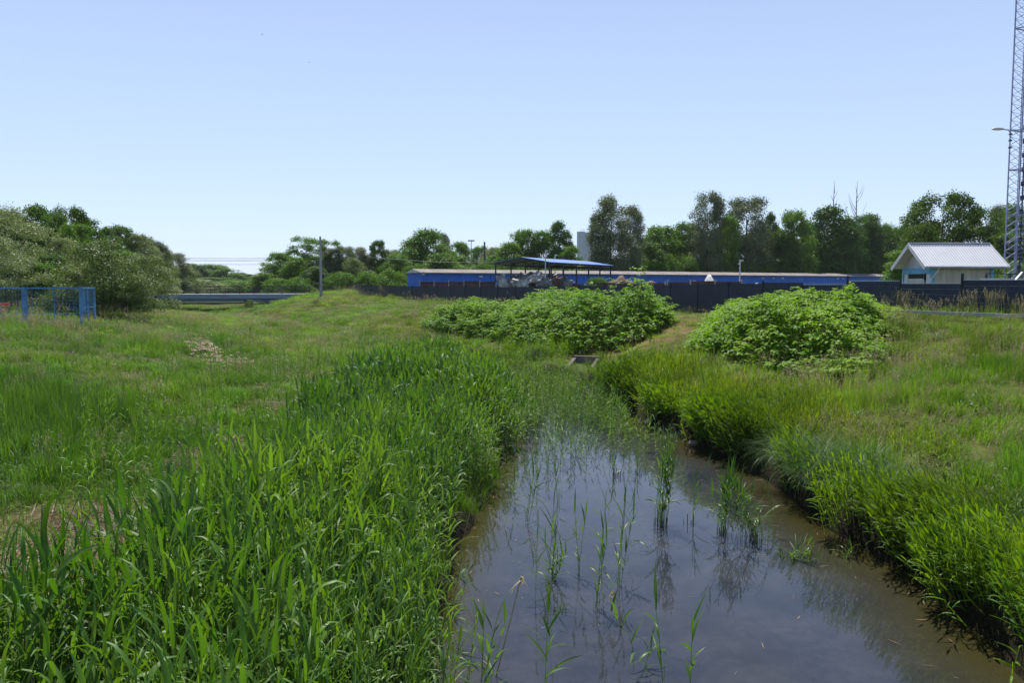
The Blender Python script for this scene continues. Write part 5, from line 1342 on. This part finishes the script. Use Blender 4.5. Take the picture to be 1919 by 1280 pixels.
def proto(kind):
    if kind in PROT: return PROT[kind]
    L_ = []
    for v in range(3):
        sd_ = hash_ = {'locust': 1, 'dark': 2, 'maple': 3, 'willow': 4, 'poplar': 5, 'near': 6, 'umb': 7, 'nwillow': 8, 'low': 9}[kind]*10 + v
        H = 12.0
        if kind == 'locust': c, C_ = crown_mesh('crown', P_full, H, 4.6, 60, 21000, .34, TM['locust'], seed=sd_, lobe=(.16, .34))
        elif kind == 'dark': c, C_ = crown_mesh('crown', P_full, H, 4.0, 56, 21000, .32, TM['dark'], seed=sd_, lobe=(.18, .34))
        elif kind == 'maple': c, C_ = crown_mesh('crown', P_full, H, 5.6, 70, 26000, .30, TM['maple'], seed=sd_, lobe=(.14, .27))
        elif kind == 'willow': c, C_ = crown_mesh('crown', P_dome, H, 5.5, 60, 20000, .32, TM['willow'], droop=.6, seed=sd_, lobe=(.16, .3), longleaf=1.5)
        elif kind == 'poplar': c, C_ = crown_mesh('crown', P_col, H, 3.6, 80, 26000, .22, TM['poplar'], seed=sd_, lobe=(.14, .3), longleaf=1.3, clump=.6)
        elif kind == 'near': c, C_ = crown_mesh('crown', P_dome, 5.0, 3.2, 40, 26000, .12, TM['bush'], seed=sd_, lobe=(.14, .3), zlo=.04, clump=.55); H = 5.0
        elif kind == 'nwillow': c, C_ = crown_mesh('crown', P_dome, 8.0, 4.6, 46, 30000, .15, TM['willow'], droop=.5, seed=sd_, lobe=(.13, .27), longleaf=1.7, zlo=.03, clump=.6); H = 8.0
        elif kind == 'umb': c, C_ = crown_mesh('crown', P_umb, H, 3.4, 22, 4200, .28, TM['locust'], seed=sd_, lobe=(.16, .3), zlo=.62)
        else: c, C_ = crown_mesh('crown', P_dome, 4.0, 3.6, 40, 12000, .22, TM['locust'], seed=sd_, lobe=(.18, .34), zlo=.02); H = 4.0
        t = trunk_mesh('trunk', H, C_, {'near': .1, 'low': .1, 'umb': .22, 'nwillow': .25}.get(kind, .3), M['bark'], top=.8 if kind != 'umb' else .72)
        L_.append((c, t, H, float(np.abs(np.array([v_.co.x for v_ in c.vertices])).max())))
    PROT[kind] = L_; return L_
NAMES = {'locust': ('locust_tree', 'tree'), 'dark': ('dark_tree', 'tree'), 'maple': ('maple_tree', 'tree'), 'willow': ('willow_tree', 'willow'), 'poplar': ('grey_willow', 'willow'), 'near': ('leafy_bush', 'bush'), 'umb': ('umbrella_tree', 'tree'), 'nwillow': ('willow_tree', 'willow'), 'low': ('green_bush', 'bush')}
tcount = [0]
def tree(kind, px, topy, w, Y, label, group, zg=2.4):
    v = tcount[0] % 3; tcount[0] += 1
    c, t, H, Rr = proto(kind)[v]
    if group in (GM, GB) and Y > 100 and 740 < px < 1720:      # the wood stands beyond the long shed
        u = (px - 959.5)/FPX/cP; sb = (u*110 + 14.3)/(106.3 - 71.5*u); Y = max(Y, 110 + 71.5*min(max(sb, 0), 1) + 14 + (Y % 7))
    top = at_y(px, topy, Y); h = top[2] - zg; hw = w/2/FPX*Y*{GL: 1.3, GM: 1.36, GF_: 1.7, GB: 1.2}[group]
    nm, cat = NAMES[kind]
    root = empty(nm, (top[0], Y, zg), rng.uniform(0, 2*PI)); set_tags(root, label, cat, group)
    for n_, me_ in (('crown', c), ('trunk', t)):
        o = link(n_, me_, root); o.scale = (hw/Rr*1.08, hw/Rr*1.08, h/H)
    return root
GL = 'trees of the wood on the left bank'; GF_ = 'far trees on the wooded hill beyond the bridge'; GM = 'trees along the horizon behind the yard'; GB = 'bushes along the horizon behind the yard'
T = [
 ('nwillow', 5, 388, 190, 66, 'large pale willow at the left edge behind the blue fence', GL),
 ('nwillow', -10, 440, 170, 52, 'lower pale willow drooping over the left end of the blue fence', GL),
 ('dark', 62, 386, 90, 84, 'dark tree rising just right of the large pale willow', GL),
 ('dark', 98, 402, 70, 82, 'darkest green tree in the notch of the left wood', GL),
 ('maple', 128, 389, 85, 90, 'highest dark crown of the left wood', GL),
 ('locust', 140, 420, 75, 78, 'fresh green tree below the highest dark crown', GL),
 ('dark', 165, 408, 70, 96, 'dark tree stepping down right of the highest crown', GL),
 ('willow', 120, 448, 90, 66, 'rounded grey green willow in the middle of the left wood', GL),
 ('dark', 95, 478, 80, 57, 'shaded dark tree above the blue fence', GL),
 ('locust', 70, 495, 80, 54, 'yellow green shrubby tree directly behind the blue fence', GL),
 ('near', 190, 450, 190, 49, 'big glinting broad bush right behind the blue gate', GL),
 ('near', 265, 478, 120, 54, 'lighter bush at the right foot of the big glinting bush', GL),
 ('near', 235, 515, 110, 50, 'low bush hanging over the left bridge end', GL),
 ('near', 150, 500, 100, 50, 'dark leafy bush behind the mesh gate', GL),
 ('dark', 203, 427, 60, 108, 'spiky topped tree left of the pair over the big bush', GL),
 ('dark', 232, 424, 60, 112, 'spiky topped tree at the middle of the falling skyline', GL),
 ('willow', 262, 440, 70, 112, 'round headed willow following the spiky trees', GL),
 ('poplar', 288, 452, 60, 120, 'grey green tree two thirds down the falling skyline', GL),
 ('willow', 305, 466, 60, 122, 'soft grey willow above the bridge end', GL),
 ('poplar', 325, 474, 55, 128, 'thin topped grey tree near the end of the left wood', GL),
 ('willow', 343, 498, 60, 132, 'rounded willow at the very end of the left wood', GL),
 ('willow', 290, 500, 90, 100, 'pale willow masses just above the bridge railing', GL),
 ('willow', 370, 524, 90, 140, 'low pale willow spreading over the bridge railing', GL),
 ('locust', 225, 470, 90, 90, 'mid green tree behind the big glinting bush', GL),
 ('dark', 20, 400, 90, 100, 'dark crown peeping over the large pale willow', GL),
 ('dark', 352, 494, 36, 300, 'left dark hump of the distant hill', GF_), ('dark', 372, 497, 34, 290, 'dark blue green crown beside the left hump', GF_),
 ('locust', 398, 496, 60, 300, 'broad smooth crown topping the distant hill', GF_), ('locust', 425, 503, 46, 290, 'rounded crown right of the distant hilltop', GF_),
 ('dark', 446, 511, 40, 300, 'darker crown low on the distant hill', GF_), ('dark', 464, 514, 34, 300, 'small dark crown near the end of the distant hill', GF_),
 ('dark', 478, 521, 26, 310, 'last low crown of the distant hill', GF_), ('locust', 390, 520, 70, 260, 'green tree mass in front of the distant hill', GF_), ('locust', 440, 526, 80, 250, 'wide green mass low before the distant hill', GF_),
 ('low', 475, 523, 90, 170, 'yellow green bush line behind the bridge middle', GF_), ('low', 415, 532, 70, 175, 'low bush behind the left half of the bridge', GF_),
 ('locust', 522, 474, 60, 150, 'fresh tree at the left end of the right hand tree line', GM), ('locust', 500, 512, 60, 140, 'low fresh tree behind the right bridge end', GM),
 ('umb', 568, 443, 54, 145, 'umbrella crowned tree standing clear of the line', GM), ('umb', 612, 449, 44, 150, 'second open crowned tree just right of the grey pole', GM),
 ('locust', 560, 483, 60, 140, 'dense tree around the stem of the umbrella crowned tree', GM), ('dark', 590, 500, 60, 135, 'dark shrubby tree behind the grey pole', GM),
 ('poplar', 625, 466, 44, 150, 'feathery tree left of the narrow dark tree group', GM), ('poplar', 648, 462, 44, 152, 'feathery tree with a fine pointed top', GM), ('poplar', 672, 464, 46, 150, 'feathery grey tree just left of the narrow rounded tree', GM),
 ('dark', 707, 451, 34, 150, 'narrow dark tree with a round head', GM), ('poplar', 733, 468, 46, 155, 'low feathery tree right of the narrow round headed tree', GM), ('willow', 662, 484, 50, 140, 'silvery bush tree before the feathery trees', GM),
 ('locust', 800, 431, 85, 150, 'broad open fresh green tree left of the blue shed end', GM), ('locust', 768, 452, 70, 152, 'left shoulder of the broad fresh tree', GM), ('poplar', 832, 438, 36, 158, 'loose leafed tree on the right of the broad fresh tree', GM),
 ('locust', 745, 478, 60, 140, 'lower green tree beyond the left corner of the shed', GM), ('locust', 825, 476, 80, 145, 'low green tree over the shed roof', GM),
 ('locust', 862, 454, 42, 190, 'small round tree left of the thin T mast', GM), ('locust', 900, 462, 44, 210, 'small light tree between the two dark poles', GM), ('willow', 925, 464, 55, 200, 'greyish round tree right of the dark pole', GM),
 ('locust', 985, 431, 62, 165, 'light green tree with a dappled top left of the twin group', GM), ('locust', 955, 455, 60, 160, 'green shoulder left of the dappled tree', GM), ('locust', 1020, 434, 54, 165, 'middle green tree of the group by the silo', GM),
 ('dark', 1049, 416, 52, 160, 'dark conical tree left of the silo', GM), ('locust', 1070, 462, 50, 155, 'low tree at the foot of the dark conical tree', GM), ('willow', 1105, 488, 60, 150, 'low pale bush tree at the foot of the silo', GM),
 ('poplar', 1145, 368, 74, 140, 'tallest grey willow standing alone right of the silo', GM), ('poplar', 1183, 386, 46, 141, 'right hand column of the tallest grey willow', GM), ('poplar', 1122, 402, 44, 143, 'left hand flank of the tallest grey willow', GM),
 ('locust', 1240, 424, 76, 165, 'fresh rounded tree right of the tallest willow', GM), ('locust', 1285, 418, 60, 168, 'fresh tree left of the second grey willow', GM), ('dark', 1220, 455, 60, 155, 'shaded tree against the right flank of the tallest willow', GM),
 ('poplar', 1327, 361, 66, 138, 'tall slim grey willow second from the silo', GM), ('locust', 1365, 405, 40, 150, 'green tree wedged between the two slim grey willows', GM), ('poplar', 1400, 370, 88, 138, 'brownish grey willow with a ragged top', GM),
 ('dark', 1446, 400, 36, 160, 'small dark topped tree right of the ragged willow', GM), ('locust', 1490, 396, 70, 155, 'light green tree left of the dead stems', GM), ('dark', 1470, 430, 60, 148, 'middle green tree under the light green one', GM),
 ('dark', 1560, 388, 104, 140, 'broad dark tree with bare dead stems above it', GM), ('dark', 1620, 402, 66, 142, 'dark tree under the second dead stem', GM), ('dark', 1600, 420, 60, 135, 'deep green tree between the two dead stems', GM), ('locust', 1655, 420, 46, 145, 'small light tree right of the dead stems', GM),
 ('locust', 1690, 424, 60, 120, 'yellow green tree left of the big maple', GM), ('maple', 1770, 364, 130, 92, 'big dark round maple rising behind the white roof', GM), ('maple', 1838, 392, 90, 94, 'right hand dark crown beside the big maple', GM),
 ('poplar', 1872, 385, 44, 130, 'airy tree top between the maple and the mast', GM), ('locust', 1905, 384, 60, 125, 'light tree behind the lattice mast', GM), ('maple', 1730, 420, 80, 88, 'left lower crown of the big maple', GM), ('locust', 1940, 400, 80, 100, 'tree cut by the right edge behind the mast', GM),
 ('dark', 1890, 440, 90, 90, 'shaded tree right of the white roof', GM), ('locust', 1700, 470, 80, 85, 'light bushy tree touching the left roof edge', GM),
]
for k, (px, ty, w, Y) in enumerate([(520,522,70,125),(560,520,60,125),(640,510,70,132),(690,508,70,132),(735,506,70,130),(780,495,70,135),(850,492,70,150),(900,492,70,155),(950,490,70,155),(1000,488,80,150),(1050,490,70,150),(1100,497,60,150),(1150,485,80,145),(1210,484,70,150),(1250,478,70,160),(1290,480,70,160),(1330,482,70,165),(1375,484,70,165),(1430,478,80,165),(1480,480,70,168),(1530,478,80,172),(1590,480,80,175),(1640,476,80,178),(1690,490,60,120),(1800,470,90,84),(1860,478,80,84),(1915,490,80,80)]):
    nearby = ['right bridge end','grey pole foot','silvery bush tree','narrow round headed tree','far side of the fence corner','left end of the blue shed','thin T mast','dark pole','left end of the canopy','canopy ridge','dark conical tree','silo foot','tallest grey willow foot','tallest willow right flank','fresh rounded tree foot','second fresh tree foot','slim grey willow foot','gap between the slim willows','small round lamp mast right side','light green tree foot','left dead stem foot','right dead stem foot','small light tree foot','left eave of the hut','middle of the white roof','right end of the white roof','mast foot'][k]
    T.append(('low', px, ty, w, Y, 'low rounded bush in the undergrowth at the ' + nearby, GB))
for k, (px, ty, w, kd, lb) in enumerate([(545,505,70,'locust','behind the slim light mast'),(585,480,60,'dark','behind the umbrella crowned pair'),(640,482,70,'locust','filling in behind the feathery trees'),(690,484,70,'dark','filling in behind the narrow round headed tree'),
    (730,488,70,'locust','between the feathery trees and the broad fresh tree'),(850,478,70,'locust','between the broad fresh tree and the T mast'),(935,478,70,'locust','filling in left of the canopy ridge'),(1215,448,70,'locust','behind the shaded tree by the tallest willow'),
    (1262,440,70,'dark','deep in the gap before the second grey willow'),(1300,436,64,'locust','just left of the slim grey willow stem'),(1360,428,70,'dark','in the gap between the slim grey willows'),(1425,430,70,'locust','deep behind the ragged willow'),
    (1452,440,66,'dark','behind the small dark topped tree'),(1515,424,76,'dark','left of the broad dark tree'),(1530,440,70,'locust','lit patch left of the broad dark tree'),(1585,425,76,'dark','between both dead stems, further back'),(1640,430,70,'dark','right of the second dead stem'),
    (1672,438,64,'locust','in the dip left of the maple'),(1715,440,60,'dark','behind the yellow green tree by the maple')]):
    T.append((kd, px, ty, w, 155 if px < 760 else 186, ('fresh green' if kd == 'locust' else 'dark green') + ' rear row tree ' + lb, GM))
for t in T: tree(*t)
for px, ty, w, Y, z_, lb in [(467, 562, 26, 106, .45, 'small pale bush growing against the bridge pier'), (592, 562, 20, 92, 2.0, 'little dark bush on the grassy embankment below the grey pole')]:
    tree('near', px, ty, w, Y, lb, GB, zg=float(terrain((px - 959.5)/FPX/cP*Y, Y)[0]) - .1)
# the weedy bush on the yard's earth heap
tree('low', 1120, 520, 44, 74.5, 'bright green weedy bush on the brown earth heap', GF_, zg=2.6)
def dead_tree(px, topy, Y, label, spread):
    t = at_y(px, topy, Y); H = t[2]-2.4; root = empty('dead_tree', (t[0], Y, 2.4)); set_tags(root, label, 'dead tree', 'bare dead stems above the trees')
    m = MB(); m.tube([(0,0,0),(.1,0,H*.5),(-.1,0,H*.8),(0,0,H)], [.28,.18,.09,.02], 6); m.build('trunk', M['deadwood'], root)
    for k in range(11):
        z = H*(.5 + .42*k/11); a = rng.uniform(0, 2*PI) if k % 3 else (0 if k % 2 else PI); l = spread*(1.1 - k/14)*rng.uniform(.7, 1.2)
        p0 = np.array([0, 0, z]); p1 = p0 + [math.cos(a)*l*.45, math.sin(a)*l*.45, l*.7]; p2 = p1 + [math.cos(a)*l*.35, 0, l*1.0]
        MB().tube([p0, p1, p2], [.08,.05,.012], 5).build('branch', M['deadwood'], root)
dead_tree(1564, 338, 178, 'straight bare dead stem sticking out of the broad dark tree', 2.4)
dead_tree(1607, 338, 180, 'forked bare dead stem right of the straight one', 3.4)
print('objects', len(bpy.data.objects))

# ------------------------------------------------------------------ summer haze in the air
hz = MB().box((0, 0, 0), (5010, 3810, 33)).build('haze', M['white'], loc=(0, 1600, 15.0))
hm = bpy.data.materials.new('haze_air'); nt = nodes(hm); pv = N(nt, 'ShaderNodeVolumePrincipled'); pv.inputs['Color'].default_value = (.86, .93, 1, 1); pv.inputs['Density'].default_value = HAZE
ho = N(nt, 'ShaderNodeOutputMaterial'); nt.links.new(pv.outputs[0], ho.inputs['Volume'])
hz.data.materials.clear(); hz.data.materials.append(hm); set_tags(hz, 'faint summer haze in the air', kind='stuff')
